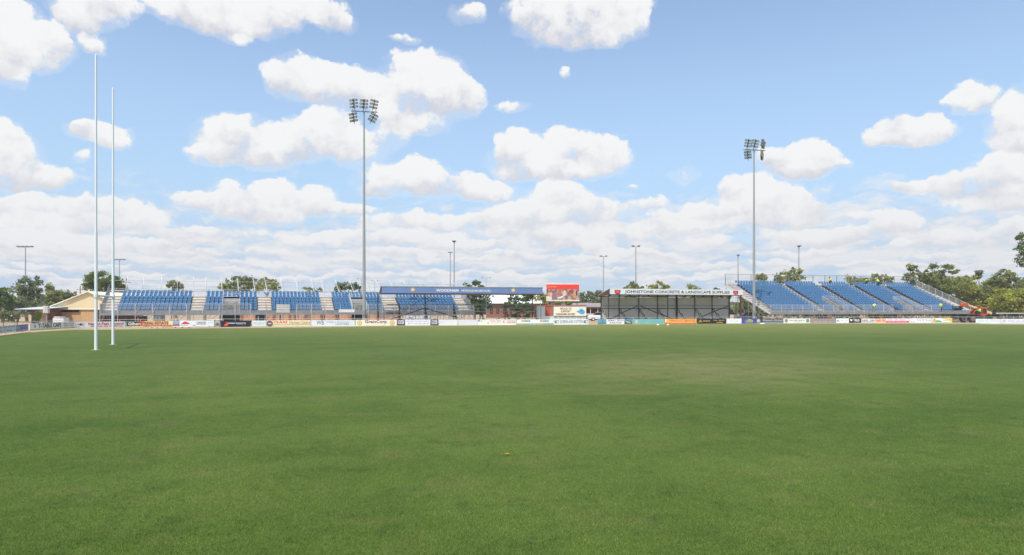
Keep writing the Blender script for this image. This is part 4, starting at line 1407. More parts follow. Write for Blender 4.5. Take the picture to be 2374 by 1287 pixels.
for (a_, ya, b__, yb_) in ((1412, 740, 1435, 731), (1437, 727.5, 1478, 709.5), (1485, 709.5, 1532, 729), (1533, 729.5, 1562, 740), (1616, 739, 1654, 723), (1654, 723, 1690, 709)):
    brace(JS, js, a_, ya, b__, yb_, 1.4, .05)

# ================================================================== SCORE HUT, BILLBOARD
def xbox(frame_root, name, px0, px1, py0, py1, Y, d, mt, parent=None, ox=0):
    m = MB(); m.box(WX(px0, Y) - frame_root.location.x, WX(px1, Y) - frame_root.location.x, Y - frame_root.location.y, Y - frame_root.location.y + d, max(0, WZ(py1, Y)), WZ(py0, Y))
    return m.build(name, mt, parent or frame_root)


Y = 96.0
WHS = ribbed('pale_hut_sheet', (214, 222, 220), .2, .5, 0, rough=.6, vary=.06, scale=1.2)
hut = root('score_hut', (WX(1246, Y), Y, 0), 0, 'pale sheet metal hut with rusty red panel and cream club sign', 'hut')
xbox(hut, 'wall', 1246, 1359, 708.5, 760, Y, 2.6, WHS)
xbox(hut, 'roof', 1245, 1360, 707.2, 708.4, Y - .15, 3.0, flat((190, 84, 70)))
RUST = ribbed('rusty_red_panel', (176, 80, 56), .5, .3, 0, rough=.8, vary=.22, scale=1.2)
xbox(hut, 'door', 1264, 1276, 710, 732.5, Y - .05, .04, RUST)
xbox(hut, 'side_panel', 1276.3, 1283, 710, 732.5, Y - .05, .04, mat('faded_brown_panel', (150, 112, 98), .8, 0, .2, 1.5))
xbox(hut, 'corner_trim', 1254.4, 1255, 709, 750, Y - .04, .03, ALUD)
sg = xbox(hut, 'club_sign', 1284, 1359, 711.5, 732.2, Y - .12, .06, flat((238, 228, 206)))
ys = -.135


def hx(px): return WX(px, Y - .13) - hut.location.x


def hz_(py): return WZ(py, Y - .13)
for t, a_, b__, y0_, y1_ in (('PROUD TO', 1299, 1325, 718, 713.4), ('SUPPORT', 1300.5, 1323, 724, 719.6), ('NARRABRI RUGBY', 1289, 1334, 730.6, 726)):
    m = MB(); put_text(m, t, hx(a_), hx(b__), hz_(y0_), hz_(y1_), ys, .03); m.build('lettering', flat((120, 84, 60)), sg)
pts_ = [(1336, 722.5), (1341, 719.5), (1344.5, 718.6), (1343, 714.5), (1347, 717), (1349, 714.6), (1351, 717.4), (1354.5, 719.5), (1356, 723), (1354.5, 727), (1350, 728.6), (1345, 727.5), (1341, 724.5)]
m = MB(); m.prism([(hx(a_), hz_(b__)) for a_, b__ in pts_], ys - .012, ys); e = m.build('emblem', flat((72, 170, 210)), sg)
m = MB(); m.prism([(hx(a_), hz_(b__)) for a_, b__ in ((1340, 723), (1344, 722), (1348, 725), (1345, 726.4))], ys - .02, ys - .014); m.build('emblem_patch', flat((150, 150, 190)), e)
m = MB(); m.prism([(hx(a_), hz_(b__)) for a_, b__ in ((1346, 720), (1348.5, 719.4), (1348.5, 723), (1346.5, 722.6))], ys - .02, ys - .014); m.build('emblem_patch', flat((40, 90, 140)), e)
m = MB()
for k in range(26):
    if k % 5 != 3: m.box(hx(1285 + k * 2.8), hx(1285 + k * 2.8 + 1.6), ys - .0, ys + .08, hz_(735.2), hz_(733.6))
m.build('small_lettering', flat((120, 128, 120)), hut)['kind'] = 'stuff'
m = MB(); m.box(hx(1303), hx(1312), 1.0, 2.0, hz_(708), hz_(704)); m.build('roof_box', ALUD, hut)

Y = 100.0
bb = root('billboard', (WX(1266, Y), Y, 0), 0, 'large poster billboard with a red top band and a dining picture, above the pale hut', 'billboard')
xbox(bb, 'panel', 1266.5, 1343, 657.5, 698.3, Y, .18, flat((232, 222, 206)))


def bpoly(name, pts, rgb, lay, m_=None):
    m = MB(); yy = -.006 - .005 * lay
    m.add([(WX(a_, Y) - bb.location.x, yy, WZ(b__, Y)) for a_, b__ in pts], [tuple(range(len(pts)))])
    return m.build(name, m_ or flat(rgb), bb)


bpoly('red_band', [(1266.8, 670.5), (1342.7, 670.5), (1342.7, 659.5), (1266.8, 659.5)], (226, 66, 54), 0)


def photo_mat():
    m = bpy.data.materials.new('printed_picture'); m.use_nodes = True
    N, L = m.node_tree.nodes, m.node_tree.links
    tc = N.new('ShaderNodeTexCoord'); no = N.new('ShaderNodeTexNoise'); no.inputs['Scale'].default_value = 1.6; no.inputs['Detail'].default_value = 4
    L.new(tc.outputs['Object'], no.inputs['Vector'])
    cr = N.new('ShaderNodeValToRGB'); L.new(no.outputs['Fac'], cr.inputs[0])
    e = cr.color_ramp.elements
    e[0].position = .3; e[0].color = (.10, .055, .06, 1); e[1].position = .70; e[1].color = (.62, .50, .40, 1)
    for p, c in ((.42, (.24, .13, .11, 1)), (.5, (.36, .20, .14, 1)), (.58, (.42, .36, .36, 1))):
        x_ = e.new(p); x_.color = c
    b_ = N['Principled BSDF']; L.new(cr.outputs[0], b_.inputs['Base Color']); b_.inputs['Roughness'].default_value = .5
    return m


bpoly('picture', [(1266.8, 695), (1342.7, 695), (1342.7, 670.6), (1266.8, 670.6)], None, 0, photo_mat())


def ell(cx_, cy, rx, ry, n=14): return [(cx_ + rx * math.cos(2 * math.pi * i / n), cy - ry * math.sin(2 * math.pi * i / n)) for i in range(n)]


bpoly('picture_shape', [(1266.8, 695), (1280, 695), (1279, 688), (1270, 686.5), (1266.8, 687)], (226, 214, 206), 1)
bpoly('picture_shape', ell(1278, 683, 3.2, 6), (214, 180, 150), 2)
bpoly('picture_shape', ell(1272, 682, 3, 5), (206, 160, 130), 1)
bpoly('picture_shape', [(1279, 695), (1289, 695), (1291, 680), (1284, 677), (1280, 684)], (140, 116, 132), 3)
bpoly('picture_shape', ell(1297, 679, 5.5, 4), (190, 110, 80), 1)
bpoly('picture_shape', ell(1309, 680, 3.6, 7), (214, 200, 176), 2)
bpoly('picture_shape', [(1292, 690), (1304, 686), (1305, 681), (1307, 687.5), (1302, 692), (1294, 692.5)], (232, 226, 220), 4)
bpoly('picture_shape', ell(1324, 676, 5, 4.5), (160, 70, 62), 1)
bpoly('picture_shape', ell(1332, 684, 4, 9), (196, 150, 118), 1)
bpoly('picture_shape', ell(1337, 680, 1.6, 6), (70, 48, 46), 3)
m = MB(); put_text(m, 'red tree made', WX(1268.5, Y) - bb.location.x, WX(1290, Y) - bb.location.x, WZ(666, Y), WZ(662.6, Y), -.012, .01); m.build('lettering', flat((240, 176, 130)), bb)
for p in (1282, 1297, 1312, 1327):
    bpoly('seam', [(p, 698.2), (p + .3, 698.2), (p + .3, 695.2), (p, 695.2)], (120, 90, 80), 1)
m = MB()
for p in (1272, 1305, 1338):
    xx = WX(p, Y) - bb.location.x; m = MB(); m.box(xx - .07, xx + .07, .2, .34, 0, WZ(660, Y)); m.build('post', ALUD, bb)

# ================================================================== BUILDINGS
def gable():
    Y = 100.0; O = Vector((WX(108, Y), Y, 0))
    r = root('club_building', O, math.radians(4), 'cream gabled building with yellow brick walls behind the goal posts', 'building')
    k = Y / F
    W = (296 - 108) * k; ze = WZ(716, Y); za = WZ(677.5, Y); dep = 16
    xa = (202 - 108) * k
    m = MB(); m.prism([(0, ze), (W, ze), (xa, za)], 0, .1); m.build('gable_wall', CREAM, r)
    m = MB(); m.box(.05, (183 - 108) * k, .35, .55, 0, ze - .01); m.box(.05, .35, .1, .34, 0, ze - .01); m.build('brick_wall', BRICKY, r)
    m = MB(); m.box((183 - 108) * k, (211 - 108) * k, .12, dep - .2, 0, ze - .01); m.build('brick_wall', BRICKY, r)
    m = MB(); m.box((211 - 108) * k, W - .1, 3.5, 3.7, 0, ze - .01); m.build('recessed_wall', BRICKD, r)
    m = MB(); m.box((212 - 108) * k, (212.8 - 108) * k, .1, .25, 0, ze); m.build('verandah_post', WHITE, r)
    m = MB(); m.box(-.1, W + .1, -.06, -.0, ze - .12, ze + .04); m.build('eave_trim', flat((236, 228, 206)), r)
    m = MB(); m.box((125 - 108) * k, (177 - 108) * k, .31, .345, WZ(724, Y), WZ(718.2, Y)); w_ = m.build('window', GLASSD, r)
    for i in range(1, 4):
        xx = (125 + 13 * i - 108) * k; m = MB(); m.box(xx - .02, xx + .02, .29, .308, WZ(724, Y), WZ(718.2, Y)); m.build('mullion', BLACKS, w_)
    ov = .35
    for (x0, z0, x1, z1, nm) in ((-.3, ze - .10, xa, za + .03, 'roof_slope'), (xa, za + .03, W + .3, ze - .10, 'roof_slope')):
        m = MB(); m.add([(x0, -ov, z0), (x1, -ov, z1), (x1, dep, z1), (x0, dep, z0), (x0, -ov, z0 + .12), (x1, -ov, z1 + .12), (x1, dep, z1 + .12), (x0, dep, z0 + .12)],
                        [(3, 2, 1, 0), (4, 5, 6, 7), (0, 1, 5, 4), (2, 3, 7, 6), (1, 2, 6, 5), (0, 4, 7, 3)])
        m.build(nm, ROOFC, r)


gable()
Y = 96.0
an = root('annexe', (WX(50, Y), Y, 0), 0, 'low brown brick annexe with a pale skillion roof left of the cream gable', 'building')
k = Y / F
m = MB(); m.add([(-.2, -1.2, WZ(716.3, Y)), (61 * k, -1.2, WZ(716.3, Y)), (64 * k, 9, WZ(706.5, Y + 9)), (8 * k, 9, WZ(706.5, Y + 9)),
                 (-.2, -1.2, WZ(717.4, Y)), (61 * k, -1.2, WZ(717.4, Y)), (64 * k, 9, WZ(707.5, Y + 9)), (8 * k, 9, WZ(707.5, Y + 9))],
                [(0, 1, 2, 3), (7, 6, 5, 4), (0, 4, 5, 1), (1, 5, 6, 2), (2, 6, 7, 3), (3, 7, 4, 0)])
m.build('roof', ROOFG, an)
m = MB(); m.box(11 * k, 44 * k, 1.0, 8, 0, WZ(717.5, Y)); m.build('brick_wall', BRICKD, an)
m = MB(); m.box(43 * k, 53 * k, -.2, .4, 0, WZ(717.5, Y)); m.build('brick_pier', BRICKY, an)
m = MB(); m.box(36.5 * k, 37.3 * k, .9, .98, 0, WZ(717, Y)); m.build('downpipe', WHITE, an)
Y = 92.0
sb = root('switchboard_cabinet', (WX(99, Y), Y, 0), .1, 'grey metal cabinet raised on a post beside the cream building', 'cabinet')
m = MB(); m.box(0, 11 * Y / F, 0, .5, WZ(726.5, Y), WZ(709.5, Y)); m.build('box', ALU, sb, bevel=.02)
m = MB(); m.box(.30, .46, .15, .3, 0, WZ(726.4, Y)); m.build('post', ALUD, sb)
m = MB(); m.box(.04, .31, -.02, -.004, WZ(725.5, Y), WZ(710.5, Y)); m.build('door', ALUL, sb)

# white roofed brick hall behind the shelter
Y = 150.0
hl = root('brick_hall', (WX(1128, Y), Y, 0), 0, 'low red brick hall with a bright white roof seen through the blue shelter', 'building')
k = Y / F
m = MB(); m.box(0, 130 * k, 0, 14, 0, WZ(703, Y)); m.build('wall', BRICKR, hl)
m = MB(); m.add([(-.4, -.6, WZ(703.5, Y)), (131 * k, -.6, WZ(703.5, Y)), (118 * k, 8, WZ(683, Y + 8)), (10 * k, 8, WZ(683, Y + 8)), (-.4, 15, WZ(703.5, Y)), (131 * k, 15, WZ(703.5, Y))],
                [(0, 1, 2, 3), (3, 2, 5, 4), (1, 5, 2), (0, 3, 4)])
m.build('roof', flat((236, 238, 240)), hl)
for i in range(8):
    m = MB(); m.box((8 + i * 15) * k, (14 + i * 15) * k, -.06, -.01, 1.0, 2.2); w_ = m.build('window', GLASSD, hl)
    m = MB(); m.box((10.9 + i * 15) * k, (11.1 + i * 15) * k, -.09, -.065, 1.0, 2.2); m.build('mullion', WHITE, w_)
# long clubhouse behind the hut
Y = 128.0
cb = root('clubhouse', (WX(1330, Y), Y, 0), 0, 'low brown clubhouse with a grey verandah roof between the hut and the dark shed', 'building')
k = Y / F
m = MB(); m.box(2, 95 * k, 2.2, 9, 0, WZ(713, Y)); m.build('wall', BRICKD, cb)
m = MB(); m.add([(0, -.5, WZ(711.5, Y)), (97 * k, -.5, WZ(711.5, Y)), (92 * k, 6, WZ(702.5, Y + 6)), (4 * k, 6, WZ(702.5, Y + 6)), (97 * k, 12, WZ(711.5, Y)), (0, 12, WZ(711.5, Y))],
                [(0, 1, 2, 3), (3, 2, 4, 5), (1, 4, 2), (0, 3, 5)])
m.build('roof', mat('grey_brown_roof', (150, 140, 136), .7, 0, .1, .6), cb)
m = MB(); m.box(0, 97 * k, -.52, -.4, WZ(714.5, Y), WZ(711.6, Y)); m.build('fascia', flat((96, 80, 72)), cb)
for i in range(6):
    m = MB(); m.box((4 + 17 * i) * k, (5 + 17 * i) * k, -.3, -.2, 0, WZ(714.6, Y)); m.build('verandah_post', WHITE, cb)
m = MB(); m.box(2, 95 * k, -.34, -.28, WZ(731, Y), WZ(726.8, Y)); m.build('railing_panel', ALU, cb)
m = MB(); m.box(60 * k, 94 * k, -.4, -.35, WZ(741, Y), WZ(733, Y)); m.build('low_wall', BRICKR, cb)
# brick wall and sheds seen under the left stand
Y = 118.0
bw = root('brick_boundary_wall', (WX(520, Y), Y, 0), math.radians(8), 'long low orange brick wall seen under and behind the left stand', 'wall')
k = Y / F
m = MB()
m.box(0, 400 * k, 0, .25, 0, 1.55); m.build('wall', brickmat('orange_brick', (190, 146, 112), (172, 124, 94), (180, 156, 132)), bw)
for i in range(12):
    m = MB(); m.box(i * 36 * k, i * 36 * k + .4, -.12, .37, 0, 1.7); m.build('pier', BRICKR, bw)
Y = 112
for (a_, b__, yt, mt_, nm, lab) in ((268, 306, 731, CREAM, 'storage_shed', 'cream ribbed storage shed under the left end of the long stand'),
                                   (312, 330, 734, flat((176, 60, 56)), 'storage_bin', 'dark red topped bin seen under the long stand'),
                                   (355, 372, 731, ALUD, 'steel_cage', 'grey steel cage stored behind the long stand'),
                                   (592, 606, 729, DARK, 'equipment_box', 'black equipment box under the middle of the long stand')):
    Yb = Y - 12 if a_ > 300 else Y
    r_ = root(nm, (WX(a_, Yb), Yb, 0), 0, lab, nm.split('_')[-1])
    w_ = (b__ - a_) * Yb / F; zt_ = max(.8, WZ(yt, Yb))
    m = MB(); m.box(0, w_, 0, 1.4, 0, zt_); m.build('body', mt_ if nm != 'storage_bin' else DARK, r_, bevel=.03)
    m = MB(); m.box(-.06, w_ + .06, -.06, 1.46, zt_ + .001, zt_ + .10); m.build('lid', mt_, r_)
    m = MB(); m.box(w_ * .4, w_ * .6, -.05, -.01, zt_ * .3, zt_ * .8); m.build('hatch', ALUD, r_)

# odds and ends by the fence
def bench(px0, px1, py, Yoff, label, rgb=(240, 240, 240)):
    A = fgnd((px0 + px1) / 2); Yb = A.y + Yoff
    r = root('low_bench', (WX(px0, Yb), Yb, 0), .06, label, 'bench', 'white planks beside the fence')
    w = (px1 - px0) * Yb / F
    z = WZ(py, Yb)
    m = MB(); m.box(0, w, 0, .34, z - .05, z); m.build('seat', flat(rgb), r)
    for k in (.12, .5, .88):
        m = MB(); m.box(w * k - .03, w * k + .03, .04, .30, 0, z - .051); m.build('leg', BLACKS, r)


bench(346, 380, 757.9, -1.6, 'low white plank bench in front of the orange property board', (222, 222, 226))
bench(400, 441, 757.0, -1.4, 'brighter longer white plank bench below the red mountain board')
bench(480, 512, 740.6, 1.0, 'raised white table top behind the small grey picture board')
bench(2285, 2330, 752.2, .6, 'dark edged plank lying below the pale green board', (180, 180, 176))
for i, (p, py, lab) in enumerate(((1523, 753.4, 'small white marker on the grass below the plain teal board'), (1546, 753.2, 'small white marker on the grass below the orange yellow board'),
                              (1761, 750.6, 'small white marker left of the pair below the kitchen board'), (1766, 750.6, 'small white marker right of the pair below the kitchen board'))):
    X_, Y_ = gp(p, py)
    m = MB()
    n = 12
    for j, (r0, z0, r1, z1) in enumerate(((.20, 0.006, .15, .05), (.15, .05, .06, .12), (.06, .12, .03, .13))):
        m.tube((0, 0, z0), (0, 0, z1), r0, r1, n=n, cap=False)
    o = m.build('field_marker', WHITE); o.location = (X_, Y_ - .6, 0)
    tag(o, lab, 'marker', 'white markers at the far touchline')
# a fallen orange flower on the turf
X_, Y_ = gp(1175, 1057)
m = MB()
for k in range(7):
    a = k * .9; m.add([(0, 0, .03), (.03 * math.cos(a), .03 * math.sin(a), .035), (.042 * math.cos(a + .4), .03 * math.sin(a + .4), .045), (.025 * math.cos(a + .8), .025 * math.sin(a + .8), .035)], [(0, 1, 2, 3)])
o = m.build('fallen_leaf', flat((214, 140, 40))); o.location = (X_, Y_, 0); tag(o, 'small orange leaf lying alone on the near grass', 'leaf')
# red umbrella under the stand
Y = 98.0
um = root('market_umbrella', (WX(818, Y), Y, 0), 0, 'small pink red umbrella under the stand beside the near floodlight mast', 'umbrella')
m = MB(); n = 10
z_ = WZ(734.5, Y)
for i in range(n):
    a, c = 2 * math.pi * i / n, 2 * math.pi * (i + 1) / n
    m.add([(0, 0, z_ + .1), (.5 * math.cos(a), .5 * math.sin(a), z_ - .12), (.5 * math.cos(c), .5 * math.sin(c), z_ - .12)], [(0, 1, 2)])
m.build('canopy', flat((222, 70, 90)), um)
m = MB(); m.tube((0, 0, 0), (0, 0, z_ + .12), .02, n=6); m.build('pole', WHITE, um)

# rail fence beyond, at the far right
rf = root('rail_fence', (WX(2305, 112), 112, 0), 0, 'white topped rail fence running off to the right behind the telehandler', 'fence')
m = MB(); m.tube((0, 0, WZ(726.4, 112)), (12, 1, WZ(726.6, 112)), .05, n=6); m.build('top_rail', WHITE, rf)
for k in range(6):
    m = MB(); m.tube((k * 2.2, k * .18, 0), (k * 2.2, k * .18, WZ(726.4, 112)), .035, n=5); m.build('post', ALUD, rf)

# ================================================================== TREES
def leaf_mat(name, dark, light, trans=.5):
    m = bpy.data.materials.new(name); m.use_nodes = True
    N, L = m.node_tree.nodes, m.node_tree.links
    b_ = N['Principled BSDF']
    at = N.new('ShaderNodeAttribute'); at.attribute_name = 'tone'
    cr = N.new('ShaderNodeValToRGB'); L.new(at.outputs['Fac'], cr.inputs[0])
    cr.color_ramp.elements[0].color = (*dark, 1); cr.color_ramp.elements[1].color = (*light, 1)
    L.new(cr.outputs[0], b_.inputs['Base Color']); b_.inputs['Roughness'].default_value = .6
    b_.inputs['Specular IOR Level'].default_value = .25
    tr = N.new('ShaderNodeBsdfTranslucent'); L.new(cr.outputs[0], tr.inputs['Color'])
    mx = N.new('ShaderNodeMixShader'); mx.inputs[0].default_value = trans
    L.new(b_.outputs[0], mx.inputs[1]); L.new(tr.outputs[0], mx.inputs[2]); L.new(mx.outputs[0], N['Material Output'].inputs['Surface'])
    return m


GUM = leaf_mat('gum_foliage', (0.15, 0.19, 0.062), (0.42, 0.45, 0.135))
OLIVE = leaf_mat('olive_foliage', (0.20, 0.23, 0.055), (0.54, 0.55, 0.13))
DKGRN = leaf_mat('dark_green_foliage', (0.061, 0.115, 0.030), (0.203, 0.297, 0.068))
PINE = leaf_mat('clipped_green_foliage', (0.081, 0.128, 0.027), (0.311, 0.378, 0.074))
GREYG = leaf_mat('grey_green_foliage', (0.135, 0.169, 0.088), (0.338, 0.378, 0.189))
BARK = mat('bark', (128, 112, 96), .9, 0, .25, 1.5)
BARKD = mat('dark_bark', (92, 76, 62), .9, 0, .25, 1.5)


def crown_mesh(blobs, base, Y, k, seed, leaf, dens, depth=.9, shell=.35):
    """blobs: (px, py, rx, ry) photo-pixel ellipses turned into real ellipsoids round the tree's own place"""
    rs = np.random.RandomState(seed)
    C = []; T = []
    for (px, py, rx, ry) in blobs:
        c = np.array([WX(px, Y), Y + rs.uniform(-.35, .35) * rx * k * depth, WZ(py, Y)])
        R = np.array([rx * k, (rx + ry) * .5 * k * depth, ry * k])
        area = rx * ry * k * k * 3.14
        ncl = max(6, int(area * 3.0))
        d = rs.randn(ncl, 3); d /= np.linalg.norm(d, axis=1)[:, None]
        rad = (shell + (1 - shell) * rs.rand(ncl)) ** .6
        cc = c + d * rad[:, None] * R
        cr = (.42 + .38 * rs.rand(ncl)) * min(1.0, .4 + min(rx, ry) * k * .3)
        tone = np.clip(.45 + .22 * rs.randn(ncl), 0, 1)
        n = int(dens)
        p = cc[:, None] + rs.randn(ncl, n, 3) * cr[:, None, None] * np.array([.60, .60, .40])
        C.append(p.reshape(-1, 3)); T.append(np.clip(np.repeat(tone, n) + .13 * rs.randn(ncl * n), 0, 1))
    C = np.concatenate(C); T = np.concatenate(T)
    n = len(C)
    a = rs.randn(n, 3); a /= np.linalg.norm(a, axis=1)[:, None]
    u = np.cross(a, rs.randn(n, 3)); u /= np.linalg.norm(u, axis=1)[:, None]
    v = np.cross(a, u)
    s = leaf * (.6 + .8 * rs.rand(n))[:, None]
    C = C - np.array(base)
    q = np.stack([C - u * s - v * s * .55, C + u * s * .2 - v * s * .75, C + u * s + v * s * .3, C - u * s * .3 + v * s * .75], 1).astype(np.float32)
    me = bpy.data.meshes.new('crown')
    me.vertices.add(n * 4); me.vertices.foreach_set('co', q.ravel())
    me.loops.add(n * 4); me.loops.foreach_set('vertex_index', np.arange(n * 4, dtype=np.int32))
    me.polygons.add(n); me.polygons.foreach_set('loop_start', np.arange(n, dtype=np.int32) * 4)
    me.update(calc_edges=True)
    at = me.attributes.new('tone', 'FLOAT', 'FACE'); at.data.foreach_set('value', T.astype(np.float32))
    return me


TG = {}
seedc = [100]


def tree(px, Y, blobs, label, matl=GUM, name='gum_tree', leaf=.20, dens=26, trunk=True, lean=0, tr=.22, bark=BARK, group='trees beyond the ground', cat='tree', nlimb=6, shell=.35, split=1):
    seedc[0] += 1
    k = Y / F
    base = (WX(px, Y), Y, 0)
    r = root(name, base, 0, label, cat, group)
    me = crown_mesh(blobs, base, Y, k, seedc[0], leaf, dens, shell=shell); me.materials.append(matl)
    link_mesh('crown' if cat == 'tree' else 'foliage', me, r)
    R = random.Random(seedc[0])
    m = MB()
    cx_ = sum(b_[0] * b_[2] for b_ in blobs) / sum(b_[2] for b_ in blobs)
    lowest = max(b_[1] for b_ in blobs)
    zf = max(.6, WZ(lowest, Y) * .75)
    fx = (cx_ - px) * k * .35
    p0 = Vector((0, 0, 0)); p1 = Vector((fx, 0, zf))
    m.tube(p0, p1, tr * 1.15, tr * .85, n=7)
    for (bx, by, rx, ry) in sorted(blobs, key=lambda q: -q[2] * q[3])[:nlimb]:
        tip = Vector((WX(bx, Y) - base[0] + R.uniform(-.2, .2) * rx * k, R.uniform(-.5, .5) * rx * k, WZ(by, Y) + ry * k * .35))
        mid = p1.lerp(tip, .5) + Vector((R.uniform(-.3, .3), R.uniform(-.3, .3), R.uniform(-.1, .5)))
        m.tube(p1, mid, tr * .62, tr * .36, n=5); m.tube(mid, tip, tr * .36, .03, n=5)
        for q in range(3):
            e_ = mid.lerp(tip, R.uniform(.2, .9)); d_ = Vector((R.uniform(-1, 1), R.uniform(-1, 1), R.uniform(-.2, 1))).normalized()
            m.tube(e_, e_ + d_ * rx * k * R.uniform(.3, .7), tr * .18, .015, n=4)
    m.build('trunk' if cat == 'tree' else 'stem', bark, r)
    return r


# --- left side
tree(62, 112, [(62,662,22,18),(45,680,22,20),(80,672,14,20),(60,700,34,20),(86,652,8,10)], 'pale sparse gum tree around the far left light pole', GREYG, leaf=.20, dens=22)
tree(6, 105, [(0,676,16,14),(8,694,22,18),(0,712,22,16)], 'dark tree cut by the left edge of the photo', DKGRN, name='broadleaf_tree')
tree(40, 108, [(40,706,30,16),(70,714,30,16),(22,714,18,14),(95,710,20,18)], 'low dark green tree standing below the pale gum', GREYG, name='broadleaf_tree', tr=.15)
tree(116, 135, [(116,672,12,8),(108,690,20,14),(130,684,20,14),(120,702,34,14),(114,664,6,6)], 'small tufted tree between the pale gum and the cream gable', GUM)
tree(148, 138, [(146,688,20,14),(160,686,16,12),(150,704,26,14),(166,700,10,10)], 'dense dark green tree just left of the cream gable', GREYG, name='broadleaf_tree')
tree(238, 142, [(238,648,32,17),(215,660,20,17),(262,658,22,18),(240,668,42,16),(276,668,12,12),(204,668,9,9)], 'large round topped dense green tree behind the goal posts', PINE, name='round_crowned_tree', leaf=.16, dens=46, shell=.55, tr=.35)
tree(8, 88, [(6,728,12,9),(20,733,12,8),(-8,730,10,8)], 'dull green shrub at the far left behind the faded board', GREYG, name='shrub', cat='shrub', leaf=.12, group='shrubs by the left fence', tr=.06)
tree(40, 88, [(36,730,15,9),(52,728,13,9),(30,738,10,7)], 'wide grey green shrub in front of the low annexe', GREYG, name='shrub', cat='shrub', leaf=.12, group='shrubs by the left fence', tr=.06)
tree(88, 92, [(88,731,7,8),(86,738,8,6)], 'small rounded shrub against the brown annexe wall', DKGRN, name='shrub', cat='shrub', leaf=.10, group='shrubs by the left fence', tr=.05)
tree(408, 150, [(408,656,13,8),(398,664,10,7),(418,662,10,8),(408,671,14,6)], 'small dark tree peeping over the left stand beside a short pole', GUM, nlimb=3)
tree(552, 145, [(548,652,22,11),(575,650,18,10),(528,664,16,9),(560,668,38,10),(592,660,14,12),(514,666,7,5)], 'broad gum tree behind the left stand, left of a pair', GUM)
tree(618, 145, [(617,651,16,9),(632,662,16,11),(605,668,16,10),(640,668,10,7)], 'rounded gum tree behind the left stand, right of a pair', OLIVE)
tree(712, 160, [(712,671,16,5),(735,673,12,4)], 'low green treetop just showing over the left stand', GUM, nlimb=2)
tree(800, 140, [(798,663,18,8),(784,669,14,7),(816,664,14,9),(828,670,12,6)], 'dark green tree behind the stand left of the near floodlight mast', DKGRN, name='broadleaf_tree')
tree(1100, 118, [(1082,664,14,8),(1110,660,16,9),(1092,680,24,14),(1112,694,26,16),(1100,712,24,14),(1125,708,14,12),(1088,702,16,14)], 'bushy dark green tree behind the right half of the blue shelter', DKGRN, name='broadleaf_tree', leaf=.17, dens=32)
tree(1200, 116, [(1190,688,16,10),(1215,690,18,10),(1232,680,10,8),(1200,704,26,12),(1186,714,20,12),(1216,716,26,12),(1208,730,26,8)], 'spreading dark tree in front of the brick hall', DKGRN, name='broadleaf_tree', leaf=.17, dens=28)
tree(1262, 134, [(1250,688,18,10),(1268,692,16,12),(1300,702,26,9),(1282,702,20,9)], 'yellowish green tree beside the left edge of the billboard', OLIVE, leaf=.18)
tree(1312, 138, [(1308,704,22,8),(1332,704,16,8)], 'low dark hedge like tree below the billboard', DKGRN, name='broadleaf_tree', nlimb=2)
tree(1368, 170, [(1360,684,14,9),(1378,682,12,10),(1392,688,12,12),(1368,696,26,10),(1348,692,10,8)], 'hazy grey green trees row between billboard and dark shed', GREYG, leaf=.26, dens=20)
tree(1466, 140, [(1470,662,14,9),(1456,669,12,6),(1484,668,11,7),(1470,684,26,10)], 'pale gum tree behind the left part of the dark shed', GUM)
tree(1528, 140, [(1525,662,16,8),(1540,665,11,7),(1512,668,9,6),(1528,684,26,10)], 'rounded green tree above the word concrete', OLIVE, name='round_crowned_tree', leaf=.17, dens=36)
tree(1604, 150, [(1604,667,15,6),(1612,671,12,5),(1610,686,34,8)], 'low green treetop above the word landscape', OLIVE, nlimb=2)
tree(1664, 150, [(1662,672,10,4),(1640,688,24,7),(1680,688,20,7)], 'faint low treetop at the right end of the dark shed', GUM, nlimb=2)
# --- right side, behind and under the tall stand
tree(1762, 134, [(1758,642,7,6),(1766,644,7,7),(1764,658,12,10)], 'small two lobed treetop above the right stand next to the mast', OLIVE, nlimb=3)
tree(1828, 136, [(1846,628,14,9),(1822,634,15,8),(1806,644,13,8),(1850,642,18,10),(1826,650,24,10),(1798,651,8,5)], 'pale wide gum tree behind the right stand', OLIVE, dens=22)
tree(1742, 126, [(1730,700,20,16),(1758,706,22,16),(1712,712,14,14),(1745,722,34,12),(1782,720,22,12)], 'scrubby tree seen through the open frame of the right stand', GUM, leaf=.17)
tree(1984, 140, [(1975,646,11,8),(1998,650,13,6),(1985,654,22,8)], 'low gum tree behind the crouching worker on the right stand', OLIVE)
tree(2042, 140, [(2028,642,12,7),(2050,646,16,8),(2060,652,16,7),(2030,654,18,7)], 'spreading gum tree behind the two bent workers', OLIVE)
for i, (p, h) in enumerate(((1850, 718), (1920, 722), (1990, 716), (2060, 722), (2130, 716), (2200, 718))):
    tree(p, 128 + i, [(p, h + 2, 34, 12), (p + 20, h + 8, 30, 10), (p - 22, h + 8, 26, 9)], ['low scrub bush seen under the %s of the right stand' % w for w in ('left section', 'second aisle', 'second section', 'middle aisle', 'fourth section', 'last section')][i], GUM if i % 2 else OLIVE, name='scrub_bush', cat='shrub', leaf=.18, dens=20, group='bushes behind the right stand', tr=.08, nlimb=3)
tree(2114, 138, [(2114,620,9,8),(2118,630,9,8),(2110,640,10,6),(2100,646,12,6),(2120,650,20,8)], 'slim tufted tree rising just left of the tall stand end', GUM)
tree(2170, 138, [(2150,640,26,13),(2185,636,22,11),(2196,622,14,9),(2166,620,11,8),(2212,630,14,5),(2150,660,34,18),(2190,662,36,20),(2175,690,40,22),(2140,645,14,10)], 'big spreading gum tree directly behind the right end of the stand', GUM, leaf=.20, dens=26, tr=.35, nlimb=8)
